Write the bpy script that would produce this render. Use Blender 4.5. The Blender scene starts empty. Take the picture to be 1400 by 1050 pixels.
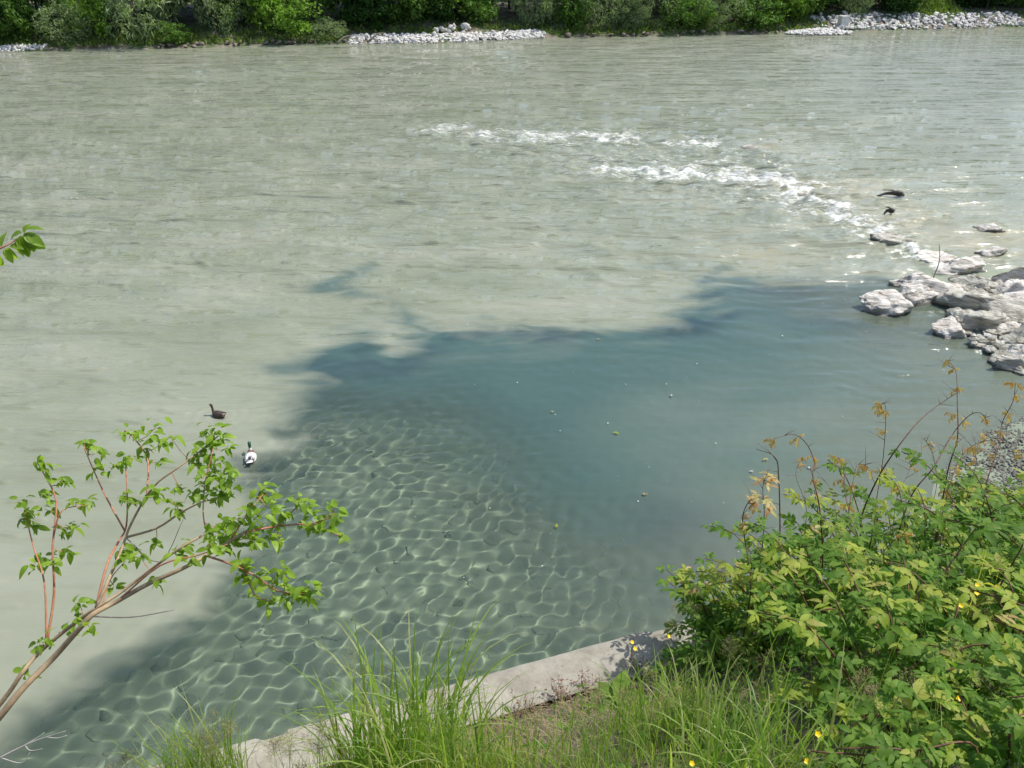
import bpy, bmesh, math, random
import numpy as np
from mathutils import Vector, Matrix, noise as mnoise
S = bpy.context.scene
COL = S.collection
R = math.radians
rnd = random.Random(7)

# ------------------------------------------------------------------ camera, light
H = 10.0; PITCH = R(30); FPX = 1090.0
cam = bpy.data.objects.new('camera', bpy.data.cameras.new('camera')); COL.objects.link(cam); S.camera = cam
cam.location = (0, 0, H); cam.rotation_euler = (R(90) - PITCH, 0, 0)
cam.data.sensor_width = 36; cam.data.lens = 36 * FPX / 1400
cam.data.clip_start = 0.05; cam.data.clip_end = 3000

EL, AZ = R(58), R(72)
w = bpy.data.worlds.new('World'); S.world = w; w.use_nodes = True
nt = w.node_tree; sk = nt.nodes.new('ShaderNodeTexSky'); sk.sky_type = 'NISHITA'; sk.sun_disc = False
sk.sun_elevation = EL; sk.sun_rotation = AZ; sk.air_density = 1.0; sk.dust_density = 1.6
nt.links.new(sk.outputs[0], nt.nodes['Background'].inputs[0]); nt.nodes['Background'].inputs[1].default_value = 0.15
L = bpy.data.lights.new('sun', 'SUN'); L.energy = 4.1; L.angle = R(0.5); L.color = (1, .965, .9)
sun = bpy.data.objects.new('sun', L); COL.objects.link(sun)
SD = Vector((math.sin(AZ) * math.cos(EL), math.cos(AZ) * math.cos(EL), math.sin(EL)))
sun.rotation_euler = SD.to_track_quat('Z', 'Y').to_euler(); sun.location = SD * 60
L.cycles.is_caustics_light = True
S.view_settings.view_transform = 'Standard'; S.view_settings.look = 'None'
S.view_settings.exposure = 0.28; S.view_settings.gamma = 1; S.view_settings.use_curve_mapping = False
cy = S.cycles
cy.use_denoising = True; cy.max_bounces = 7; cy.diffuse_bounces = 3; cy.glossy_bounces = 3
cy.transmission_bounces = 5; cy.transparent_max_bounces = 8; cy.sample_clamp_indirect = 6

# ------------------------------------------------------------------ photo geometry -> world
CP, SP = math.cos(PITCH), math.sin(PITCH)
def ray(px, py):
    a = (px - 700) / FPX; b = (py - 525) / FPX
    return Vector((a, CP - b * SP, -SP - b * CP))
def at(px, py, z=0.0):
    r = ray(px, py); t = (z - H) / r.z
    return Vector((r.x * t, r.y * t, z))
def atd(px, py, t):
    return Vector((0, 0, H)) + ray(px, py) * t
def poly(pts, z=0.0):
    return np.array([(at(x, y, z).x, at(x, y, z).y) for x, y in pts])
def proj(v):
    d = v.y * CP - (v.z - H) * SP; up = v.y * SP + (v.z - H) * CP
    return 700 + FPX * v.x / d, 525 - FPX * up / d, d

# wall frame: s along the coping edge, d inland from it
WA = math.atan(.342); WU = Vector((math.cos(WA), math.sin(WA), 0)); WN = Vector((math.sin(WA), -math.cos(WA), 0))
W0 = Vector((0, 3.77, 0)); WTOP = 5.6
def bankz(d, s=0.0):
    if d < .4: return WTOP - .05
    return WTOP - .03 + .88 * min(d - .4, 3.1) + .03 * math.sin(3.1 * s + 2 * d) * min(1, d - .4) + .05 * math.sin(1.3 * s - 1.7 * d)* min(1, d - .4)
def bank(s, d, h=0.0):
    p = W0 + WU * s + WN * d
    return Vector((p.x, p.y, bankz(d, s) + h))
def onbank(px, py):
    r = ray(px, py); t = 1.5
    while t < 9:
        p = Vector((0, 0, H)) + r * t
        q = p - W0; d = q.dot(WN); s = q.x * WU.x + q.y * WU.y
        if p.z <= bankz(d, s): return s, d
        t += .01
    return s, d

# ------------------------------------------------------------------ numpy noise
_rs = np.random.RandomState(11)
_P = _rs.permutation(512).astype(np.int64)
_G = _rs.uniform(0, 2 * np.pi, 512); _GX, _GY = np.cos(_G), np.sin(_G)
def pnoise(x, y):
    xi = np.floor(x).astype(np.int64); yi = np.floor(y).astype(np.int64)
    xf = x - xi; yf = y - yi
    u = xf * xf * xf * (xf * (xf * 6 - 15) + 10); v = yf * yf * yf * (yf * (yf * 6 - 15) + 10)
    def g(a, b):
        h = _P[(_P[(xi + a) & 511] + yi + b) & 511]
        return _GX[h] * (xf - a) + _GY[h] * (yf - b)
    n0 = g(0, 0) * (1 - u) + g(1, 0) * u; n1 = g(0, 1) * (1 - u) + g(1, 1) * u
    return (n0 * (1 - v) + n1 * v) * 1.5
def fbm(x, y, o=4):
    r = 0; a = 1.0
    for k in range(o):
        r = r + a * pnoise(x * 2 ** k + 17 * k, y * 2 ** k + 31 * k); a *= .5
    return r
def sst(a, b, x):
    t = np.clip((x - a) / (b - a), 0, 1); return t * t * (3 - 2 * t)
def sdpoly(X, Y, P):
    dmin = np.full(X.shape, 1e9); ins = np.zeros(X.shape, bool); n = len(P)
    for i in range(n):
        ax, ay = P[i]; bx, by = P[(i + 1) % n]
        ex, ey = bx - ax, by - ay; l = ex * ex + ey * ey + 1e-9
        t = np.clip(((X - ax) * ex + (Y - ay) * ey) / l, 0, 1)
        dmin = np.minimum(dmin, np.hypot(X - ax - t * ex, Y - ay - t * ey))
        c = ((ay > Y) != (by > Y)) & (X < (bx - ax) * (Y - ay) / (by - ay + 1e-12) + ax)
        ins ^= c
    return np.where(ins, -dmin, dmin)
def dline(X, Y, P):
    dmin = np.full(X.shape, 1e9)
    for i in range(len(P) - 1):
        ax, ay = P[i]; bx, by = P[i + 1]
        ex, ey = bx - ax, by - ay; l = ex * ex + ey * ey + 1e-9
        t = np.clip(((X - ax) * ex + (Y - ay) * ey) / l, 0, 1)
        dmin = np.minimum(dmin, np.hypot(X - ax - t * ex, Y - ay - t * ey))
    return dmin

# ------------------------------------------------------------------ object helpers
def tag(o, label=None, cat=None, group=None, kind=None):
    if label: o['label'] = label
    if cat: o['category'] = cat
    if group: o['group'] = group
    if kind: o['kind'] = kind
    return o
def empty(name, loc, label, cat, group=None):
    o = bpy.data.objects.new(name, None); COL.objects.link(o); o.location = loc; o.empty_display_size = .1
    return tag(o, label, cat, group)
def link(name, me, parent=None, M=None, kind=None):
    o = bpy.data.objects.new(name, me); COL.objects.link(o)
    if parent is not None:
        o.parent = parent
        base = parent.location if parent.parent is None else Vector((0, 0, 0))
        if parent.parent is not None: base = PB[parent.name]
        if M is None: M = Matrix.Identity(4)
        o.matrix_local = Matrix.Translation(-base) @ M
    elif M is not None: o.matrix_local = M
    if kind: o['kind'] = kind
    return o
PB = {}
def smooth(me, v=True):
    me.polygons.foreach_set('use_smooth', [v] * len(me.polygons))
class MB:
    def __init__(s): s.v = []; s.f = []; s.c = []
    def tube(s, pts, rad, n=6, cap=True):
        b0 = len(s.v); m = len(pts); prev = None
        for i, p in enumerate(pts):
            p = Vector(p)
            t = (Vector(pts[min(i + 1, m - 1)]) - Vector(pts[max(i - 1, 0)]))
            if t.length < 1e-9: t = Vector((0, 0, 1))
            t.normalize()
            if prev is None:
                a = Vector((0, 0, 1)).cross(t)
                if a.length < .1: a = Vector((1, 0, 0)).cross(t)
            else: a = prev - t * prev.dot(t)
            a.normalize(); prev = a; b = t.cross(a)
            r = rad[i] if hasattr(rad, '__len__') else rad
            for k in range(n):
                q = 2 * math.pi * k / n
                s.v.append(tuple(p + (a * math.cos(q) + b * math.sin(q)) * r))
        for i in range(m - 1):
            for k in range(n):
                k2 = (k + 1) % n
                s.f.append((b0 + i * n + k, b0 + i * n + k2, b0 + (i + 1) * n + k2, b0 + (i + 1) * n + k))
        if cap:
            s.f.append(tuple(b0 + (m - 1) * n + k for k in range(n)))
            s.f.append(tuple(b0 + n - 1 - k for k in range(n)))
        return s
    def add(s, vf, M=None):
        b0 = len(s.v)
        for v in vf[0]: s.v.append(tuple(M @ Vector(v)) if M is not None else tuple(v))
        for f in vf[1]: s.f.append(tuple(b0 + i for i in f))
        return s
    def mesh(s, name, mat, sm=True):
        me = bpy.data.meshes.new(name); me.from_pydata(s.v, [], s.f)
        if mat: me.materials.append(mat)
        smooth(me, sm); me.update(); return me

def spline(pts, k=4):
    """Catmull-Rom through the points."""
    P = [Vector(p) for p in pts]; P = [P[0] * 2 - P[1]] + P + [P[-1] * 2 - P[-2]]; out = []
    for i in range(1, len(P) - 2):
        for j in range(k):
            t = j / k
            out.append(.5 * ((2 * P[i]) + (P[i + 1] - P[i - 1]) * t + (2 * P[i - 1] - 5 * P[i] + 4 * P[i + 1] - P[i + 2]) * t * t
                             + (-P[i - 1] + 3 * P[i] - 3 * P[i + 1] + P[i + 2]) * t ** 3))
    out.append(P[-2]); return out
def lerp_r(n, a, b): return [a + (b - a) * i / max(1, n - 1) for i in range(n)]

# ------------------------------------------------------------------ materials
def mat(name):
    m = bpy.data.materials.new(name); m.use_nodes = True; n = m.node_tree.nodes; n.clear()
    o = n.new('ShaderNodeOutputMaterial'); return m, n, m.node_tree.links.new, o
def ramp(n, pts):
    r = n.new('ShaderNodeValToRGB'); e = r.color_ramp.elements
    while len(e) > 1: e.remove(e[-1])
    e[0].position = pts[0][0]; e[0].color = (*pts[0][1], 1)
    for p, c in pts[1:]:
        k = e.new(p); k.color = (*c, 1)
    return r
def noise_n(n, l, scale, detail=4, rough=.55, co=None, sc=None, kind='Object'):
    tc = n.new('ShaderNodeTexCoord'); x = n.new('ShaderNodeTexNoise')
    x.inputs['Scale'].default_value = scale; x.inputs['Detail'].default_value = detail; x.inputs['Roughness'].default_value = rough
    if sc:
        mp = n.new('ShaderNodeMapping'); mp.inputs['Scale'].default_value = sc; l(tc.outputs[kind], mp.inputs[0]); l(mp.outputs[0], x.inputs['Vector'])
    else: l(tc.outputs[kind], x.inputs['Vector'])
    return x
def math_n(n, l, op, a, b=None, c=None, clamp=False):
    m = n.new('ShaderNodeMath'); m.operation = op; m.use_clamp = clamp
    for i, q in enumerate((a, b, c)):
        if q is None: continue
        if isinstance(q, (int, float)): m.inputs[i].default_value = q
        else: l(q, m.inputs[i])
    return m.outputs[0]
def mrange(n, l, v, a, b, c=0.0, d=1.0):
    m = n.new('ShaderNodeMapRange'); l(v, m.inputs[0])
    for i, q in enumerate((a, b, c, d)): m.inputs[i + 1].default_value = q
    return m.outputs[0]
def leaf_mat(name, cols, trans=.45, rough=.45, spec=.35, tcol=None, bump=True):
    """cols: ramp of colours picked per leaf; thin translucent leaf."""
    m, n, l, o = mat(name)
    oi = n.new('ShaderNodeObjectInfo'); ge = n.new('ShaderNodeNewGeometry')
    r = math_n(n, l, 'FRACT', math_n(n, l, 'ADD', oi.outputs['Random'], ge.outputs['Random Per Island']))
    cr = ramp(n, [(i / (len(cols) - 1), c) for i, c in enumerate(cols)]); l(r, cr.inputs[0])
    nz = noise_n(n, l, 30, 3)
    mx = n.new('ShaderNodeMixRGB'); mx.blend_type = 'MULTIPLY'; mx.inputs[0].default_value = .5
    l(cr.outputs[0], mx.inputs[1]); cc = ramp(n, [(.3, (.55, .6, .5)), (.7, (1.25, 1.2, 1.1))]); l(nz.outputs[0], cc.inputs[0]); l(cc.outputs[0], mx.inputs[2])
    p = n.new('ShaderNodeBsdfPrincipled'); l(mx.outputs[0], p.inputs['Base Color']); p.inputs['Roughness'].default_value = rough
    p.inputs['Specular IOR Level'].default_value = spec
    t = n.new('ShaderNodeBsdfTranslucent'); tm = n.new('ShaderNodeMixRGB'); tm.blend_type = 'MULTIPLY'; tm.inputs[0].default_value = 1
    l(mx.outputs[0], tm.inputs[1]); tm.inputs[2].default_value = (*(tcol or (2.1, 2.3, .8)), 1); l(tm.outputs[0], t.inputs[0])
    ms = n.new('ShaderNodeMixShader'); ms.inputs[0].default_value = trans
    l(p.outputs[0], ms.inputs[1]); l(t.outputs[0], ms.inputs[2]); l(ms.outputs[0], o.inputs[0])
    return m
def simple(name, c1, c2, scale=8, rough=.8, bump=.3, detail=5, sc=None, spec=.3, bd=.02):
    m, n, l, o = mat(name)
    nz = noise_n(n, l, scale, detail, sc=sc); cr = ramp(n, [(.3, c1), (.7, c2)]); l(nz.outputs[0], cr.inputs[0])
    p = n.new('ShaderNodeBsdfPrincipled'); l(cr.outputs[0], p.inputs['Base Color']); p.inputs['Roughness'].default_value = rough
    p.inputs['Specular IOR Level'].default_value = spec
    if bump:
        b = n.new('ShaderNodeBump'); b.inputs['Strength'].default_value = bump; b.inputs['Distance'].default_value = bd
        nb = noise_n(n, l, scale * 3, 6, .6, sc=sc); l(nb.outputs[0], b.inputs['Height']); l(b.outputs[0], p.inputs['Normal'])
    l(p.outputs[0], o.inputs[0]); return m

M_bark = simple('tan_bark', (.30, .21, .12), (.44, .33, .20), 30, .75, .4, bd=.004)
M_red = simple('red_twig_bark', (.36, .13, .07), (.5, .24, .14), 40, .6, .1, bd=.002)
M_grey = simple('dead_grey_wood', (.10, .085, .07), (.30, .27, .23), 25, .85, .3, bd=.003)
M_cane = simple('dark_red_cane', (.07, .035, .025), (.20, .09, .055), 30, .55, .1, bd=.002)
M_greenstem = simple('green_stem', (.12, .2, .04), (.2, .3, .07), 30, .5, 0)
M_straw = simple('dry_straw', (.28, .21, .12), (.48, .38, .24), 12, .8, 0)
M_treebark = simple('grey_tree_bark', (.05, .042, .035), (.14, .12, .1), 6, .9, .5)
M_leaf_sap = leaf_mat('sapling_leaf', [(.13, .22, .02), (.2, .33, .03), (.27, .40, .05), (.16, .27, .025)], .45, tcol=(1.9, 1.9, .7))
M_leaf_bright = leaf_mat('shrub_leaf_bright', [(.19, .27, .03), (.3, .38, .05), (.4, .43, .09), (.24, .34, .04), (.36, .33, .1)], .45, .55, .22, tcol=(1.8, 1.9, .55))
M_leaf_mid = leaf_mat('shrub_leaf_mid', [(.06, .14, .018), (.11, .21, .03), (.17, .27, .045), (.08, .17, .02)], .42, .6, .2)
M_leaf_young = leaf_mat('young_leaf_bronze', [(.38, .22, .1), (.5, .4, .18), (.44, .44, .18), (.52, .35, .18)], .45, tcol=(1.8, 1.5, .8))
M_grass = leaf_mat('grass_blade', [(.1, .19, .03), (.19, .3, .05), (.3, .38, .1), (.13, .23, .035), (.36, .36, .18), (.16, .27, .04)], .42, .4)
M_grass_pale = leaf_mat('grass_blade_pale', [(.17, .26, .05), (.26, .34, .08), (.34, .33, .12), (.15, .27, .05)], .4, .5)
M_seed = leaf_mat('seed_head', [(.2, .2, .08), (.33, .27, .15), (.24, .25, .1)], .3, .7)
M_petal = simple('buttercup_petal', (.75, .5, .01), (.85, .62, .02), 20, .35, 0)
def far_leaf(name, cols, trans=.3): return leaf_mat(name, cols, trans, .6, .2, tcol=(1.6, 1.9, .7))
M_f = [far_leaf('far_leaf_green', [(.06, .12, .022), (.11, .2, .04), (.16, .27, .055), (.08, .16, .03)]),
       far_leaf('far_leaf_willow', [(.16, .22, .1), (.24, .31, .16), (.32, .38, .23), (.18, .26, .1)]),
       far_leaf('far_leaf_bright', [(.13, .23, .03), (.2, .34, .05), (.27, .4, .08)]),
       far_leaf('far_leaf_dark', [(.02, .058, .013), (.04, .1, .02), (.065, .135, .027)])]

def rock_mat(name, a, b, c, stain, wet=False):
    m, n, l, o = mat(name)
    n1 = noise_n(n, l, 1.6, 8, .62, sc=(1, 1, 2.6)); cr = ramp(n, [(.3, a), (.5, b), (.72, c)]); l(n1.outputs[0], cr.inputs[0])
    n2 = noise_n(n, l, 3.5, 6, .7, sc=(.6, .8, 3.5)); st = ramp(n, [(.5, (0, 0, 0)), (.66, (1, 1, 1))]); l(n2.outputs[0], st.inputs[0])
    mx = n.new('ShaderNodeMixRGB'); l(st.outputs[0], mx.inputs[0]); l(cr.outputs[0], mx.inputs[1]); mx.inputs[2].default_value = (*stain, 1)
    # wet band by height above the water line
    ge = n.new('ShaderNodeNewGeometry'); sx = n.new('ShaderNodeSeparateXYZ'); l(ge.outputs['Position'], sx.inputs[0])
    wz = math_n(n, l, 'ADD', sx.outputs[2], math_n(n, l, 'MULTIPLY', n2.outputs[0], .08))
    wt = mrange(n, l, wz, .06, .13, 1.0, 0.0)
    mw = n.new('ShaderNodeMixRGB'); l(math_n(n, l, 'MULTIPLY', wt, .75 ), mw.inputs[0]); l(mx.outputs[0], mw.inputs[1]); mw.inputs[2].default_value = (.085, .075, .055, 1)
    p = n.new('ShaderNodeBsdfPrincipled'); l(mw.outputs[0], p.inputs['Base Color']); p.inputs['Roughness'].default_value = .8
    l(mrange(n, l, wt, 0, 1, .85, .25), p.inputs['Roughness'])
    bp = n.new('ShaderNodeBump'); bp.inputs['Strength'].default_value = 1.0; bp.inputs['Distance'].default_value = .12
    nb = noise_n(n, l, 4, 9, .68, sc=(.7, 1, 3)); l(nb.outputs[0], bp.inputs['Height']); l(bp.outputs[0], p.inputs['Normal'])
    l(p.outputs[0], o.inputs[0]); return m
M_rock = rock_mat('pale_limestone', (.5, .44, .36), (.74, .70, .63), (.84, .81, .75), (.26, .19, .12))
M_rock2 = rock_mat('grey_schist_rock', (.3, .29, .23), (.52, .50, .42), (.74, .71, .64), (.17, .14, .09))
M_rock3 = rock_mat('far_pale_boulder', (.5, .47, .43), (.72, .70, .66), (.82, .8, .77), (.4, .35, .29))

# ------------------------------------------------------------------ water
CLEAR = poly([(-150, 1130), (-60, 1075), (30, 1010), (87, 963), (146, 912), (204, 885), (258, 848), (275, 793), (305, 775), (335, 715), (352, 660), (352, 632),
              (405, 575), (420, 545), (412, 515), (392, 492), (440, 476), (485, 466), (520, 488), (575, 470), (640, 456), (720, 450), (800, 450),
              (870, 442), (925, 436), (955, 412), (940, 388), (1010, 380), (1100, 386), (1190, 392), (1260, 398), (1400, 430), (1700, 450), (1700, 1100), (700, 1400), (-150, 1400)])
WISP = poly([(500, 366), (470, 380), (445, 393), (480, 402), (520, 418), (560, 436), (605, 462)])
WISP2 = poly([(395, 492), (430, 486), (470, 480), (500, 492)])
SHAL = poly([(-150, 1130), (0, 1030), (100, 960), (230, 868), (285, 800), (350, 700), (372, 645), (410, 595), (470, 572), (560, 580), (640, 615), (700, 670), (760, 740),
             (820, 790), (880, 850), (900, 880), (700, 1100), (-150, 1400)])
SHORE = poly([(1300, 745), (1345, 670), (1400, 618), (1480, 560), (1700, 500), (1900, 700), (1500, 1000)])
GROYNE = poly([(1195, 415), (1240, 385), (1215, 340), (1300, 345), (1400, 345), (1900, 350), (1900, 520), (1400, 520), (1330, 480), (1290, 440)])
FO1 = poly([(560, 182), (620, 178), (660, 184), (740, 182), (830, 187), (900, 192), (960, 196), (1022, 199)])
FO2 = poly([(840, 233), (900, 234), (960, 236), (1000, 244), (1050, 244), (1085, 254), (1120, 272), (1145, 290), (1195, 315), (1225, 335), (1262, 352), (1290, 362)])
BROAD = poly([(560, 170), (760, 165), (1030, 190), (1250, 290), (1270, 350), (1150, 320), (1000, 300), (800, 260), (620, 215)])
TIPS = [(1045, 200, .7), (1105, 256, 1.3), (1245, 298, 1.4), (1330, 330, 1.6), (1040, 350, 1.0), (1180, 258, 1.2), (1380, 325, 1.6)]
def bedz(X, Y):
    z = -.95 - 1.7 * sst(.3, 5, sdpoly(X, Y, SHAL) + .5 * fbm(X * .4, Y * .4, 2))
    sh = sdpoly(X, Y, SHORE); z = np.maximum(z, .12 - .16 * np.maximum(sh, -3) + .05 * fbm(X * .8, Y * .8, 3))
    gr = sdpoly(X, Y, GROYNE); z = np.maximum(z, -.12 - .22 * np.maximum(gr, -.5) + .12 * fbm(X * .6, Y * .6, 3))
    return np.minimum(z, .6)

_wr = np.random.RandomState(5)
def waveset(n, l0, l1, a0, spread):
    out = []
    for _ in range(n):
        l = math.exp(_wr.uniform(math.log(l0), math.log(l1))); out.append((a0 + _wr.normal() * spread, l, _wr.uniform(0, 6.28)))
    return out
W_caus = waveset(20, .24, .50, R(-38), .95)       # small ripples that focus the light
W_chop = waveset(14, .9, 3.2, R(82), .5)         # longer wavelets, crests across the view
W_fine = waveset(10, .45, 1.1, R(86), .35)
def sumw(ws, X, Y, steep):
    z = 0
    for a, l, p in ws:
        k = 2 * math.pi / l; z = z + steep * l * np.sin(k * (X * math.cos(a) + Y * math.sin(a)) + p)
    return z / math.sqrt(len(ws))
def water_fields(X, Y, r):
    wx = fbm(X * .22, Y * .4, 3); wy = fbm(X * .2 + 40, Y * .45 - 9, 3)
    bw = .3 + .016 * r
    xs, ys = X + bw * wx, Y + bw * wy
    sd = sdpoly(xs, ys, CLEAR)
    n1 = fbm(X * .5 + wy, Y * 1.1 + wx, 4)
    wd = .45 + .03 * r + .05 * np.maximum(r - 20, 0)
    silt = sst(-wd * .7, wd * .9, sd + .6 * wd * n1)
    silt = np.maximum(silt, .25 * sst(7, 0, sdpoly(X, Y, GROYNE) + 2 * wy))
    dw = dline(X + .25 * n1, Y + .35 * n1, WISP); silt = silt - .62 * np.exp(-(dw / .40) ** 2) * sst(-.9, .3, n1 + .25)
    c = at(447, 394); silt = silt - .22 * np.exp(-((X - c.x) / 1.0) ** 2 - ((Y - c.y) / .8) ** 2)
    dw = dline(X + .5 * wx, Y + .9 * wy, WISP2); silt = silt - .7 * np.exp(-(dw / .7) ** 2)
    silt = silt - .12 * sst(.1, .8, fbm(X * .16, Y * .4, 3)) * sst(8, 0, sd)
    # thin drifting veils of silt in the clear pool
    silt = silt + .18 * sst(.1, .9, fbm(X * .25 + 5, Y * .5, 4)) * sst(4, 9, sdpoly(X, Y, SHAL) * 0 + np.hypot(X - 2, Y - 12))
    sh = sdpoly(X, Y, SHORE); silt = np.clip(silt, 0, .985)
    silt = np.maximum(silt, .35 * sst(9, 2, sh + 1.5 * wx))
    ds = sdpoly(X + .8 * wx, Y + .8 * wy, SHAL)
    deep = .22 + .74 * sst(-1.5, 3.2, ds)
    deep = np.minimum(deep, .35 + .62 * sst(.3, 5, sh + .7 * wx)); deep = np.minimum(deep, .5 + .5 * sst(0, 4, sdpoly(X, Y, GROYNE) + wx))
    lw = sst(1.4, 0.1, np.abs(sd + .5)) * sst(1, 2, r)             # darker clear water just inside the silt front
    f1 = dline(X + 1.2 * wx, Y + 1.6 * wy, FO1); f2 = dline(X + .6 * wx, Y + .9 * wy, FO2)
    foam = .5 * np.exp(-(f1 / 1.7) ** 2) * sst(-.5, .35, fbm(X * .45, Y * .6, 3) + .1) + .92 * np.exp(-(f2 / .45) ** 2) * sst(-.6, .25, fbm(X * .5 + 8, Y * .8, 3) + .4) + .42 * np.exp(-(f2 / 2.6) ** 2) * sst(-.5, .4, fbm(X * .4, Y * .9 + 7, 3) + .1)
    foam = foam + .40 * sst(2, -3, sdpoly(X, Y, BROAD) + 1.5 * wx)
    foam = np.clip(foam * (1 - .9 * sst(.0, 1.5, -sdpoly(X, Y, CLEAR))), 0, 1)
    return silt, deep, foam, sd, lw
def water_height(X, Y, r, silt, foam, sd):
    wx = .5 * fbm(X * .3 + 9, Y * .3, 2); wy = .5 * fbm(X * .3 - 9, Y * .3 + 4, 2)
    calm = sst(-1.5, 3.0, sd)                                    # 0 in the pool, 1 in the river
    m = .55 + .6 * sst(-.6, .6, fbm(X * .12, Y * .2, 3))
    z = sumw(W_caus, X + .3 * wx, Y + .3 * wy, .0225) * (1 - .8 * calm) * (.95 + .3 * wx) * sst(34, 18, r) * (.3 + .7 * sst(3.0, .3, sdpoly(X, Y, SHAL)))
    z = z + sumw(W_fine, X + wx, Y + wy, .020) * (.15 + .85 * sst(15, 26, r)) * m * sst(60, 30, r)
    z = z + sumw(W_chop, X + 2 * wx, Y + 2 * wy, .017) * m * (1 - .5 * sst(8, 25, X)) * (.1 + .9 * calm * sst(15, 28, r)) * sst(170, 70, r)
    # sparse sharp crested wavelets on the silty side
    for lam, amp, r0, r1, r2, r3, o_ in ((.58, .048, 11, 16, 38, 26, 0), (1.0, .085, 20, 28, 75, 50, 5)):
        ph = Y * 2 * math.pi / lam + 2.4 * fbm(X * .45 + o_, Y * .45, 3) + .9 * X * (.5 - .3 * (o_ > 0))
        cr = np.maximum(np.sin(ph), 0) ** 3
        z = z + amp * cr * sst(-.12, .4, fbm(X * .8 + 11 + o_, Y * 1.3, 3)) * calm * sst(r0, r1, r) * sst(r2, r3, r) * (1 - .6 * sst(6, 20, X))
    for (px, py) in ((299, 569), (343, 627)):
        c = at(px, py); dd = np.hypot(X - c.x, (Y - c.y)); z = z + .0035 * np.sin(dd * 26) * np.exp(-((dd - .35) / .35) ** 2)
    z = z + foam * (.22 * fbm(X * 1.0, Y * 1.8, 4) + .16 * np.abs(fbm(X * .9, Y * 1.4, 2)))
    return z

def polar(name, dth_in, rs, zf, half=R(46)):
    ins = np.arange(-half, half, dth_in); out = np.arange(half, 2 * math.pi - half, R(2.5))
    th = np.concatenate([ins, out]); n = len(th); m = len(rs)
    TH, RR = np.meshgrid(th, rs); X = RR * np.sin(TH); Y = RR * np.cos(TH)
    Z, attrs = zf(X, Y, RR)
    v = np.stack([X, Y, Z], -1).reshape(-1, 3)
    i = np.arange(m * n).reshape(m, n); j = np.roll(i, -1, 1)
    q = np.stack([i[:-1], i[1:], j[1:], j[:-1]], -1).reshape(-1, 4)
    me = bpy.data.meshes.new(name); me.vertices.add(len(v)); me.vertices.foreach_set('co', v.astype(np.float32).ravel())
    me.loops.add(q.size); me.loops.foreach_set('vertex_index', q.ravel().astype(np.int32)); me.polygons.add(len(q))
    me.polygons.foreach_set('loop_start', (np.arange(len(q)) * 4).astype(np.int32))
    me.update(calc_edges=True); smooth(me)
    for k, a in attrs.items():
        at_ = me.attributes.new(k, 'FLOAT', 'POINT'); at_.data.foreach_set('value', a.astype(np.float32).ravel())
    # make faces point up
    me.flip_normals() if me.polygons[0].normal.z < 0 else None
    o = bpy.data.objects.new(name, me); COL.objects.link(o); return o

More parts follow.
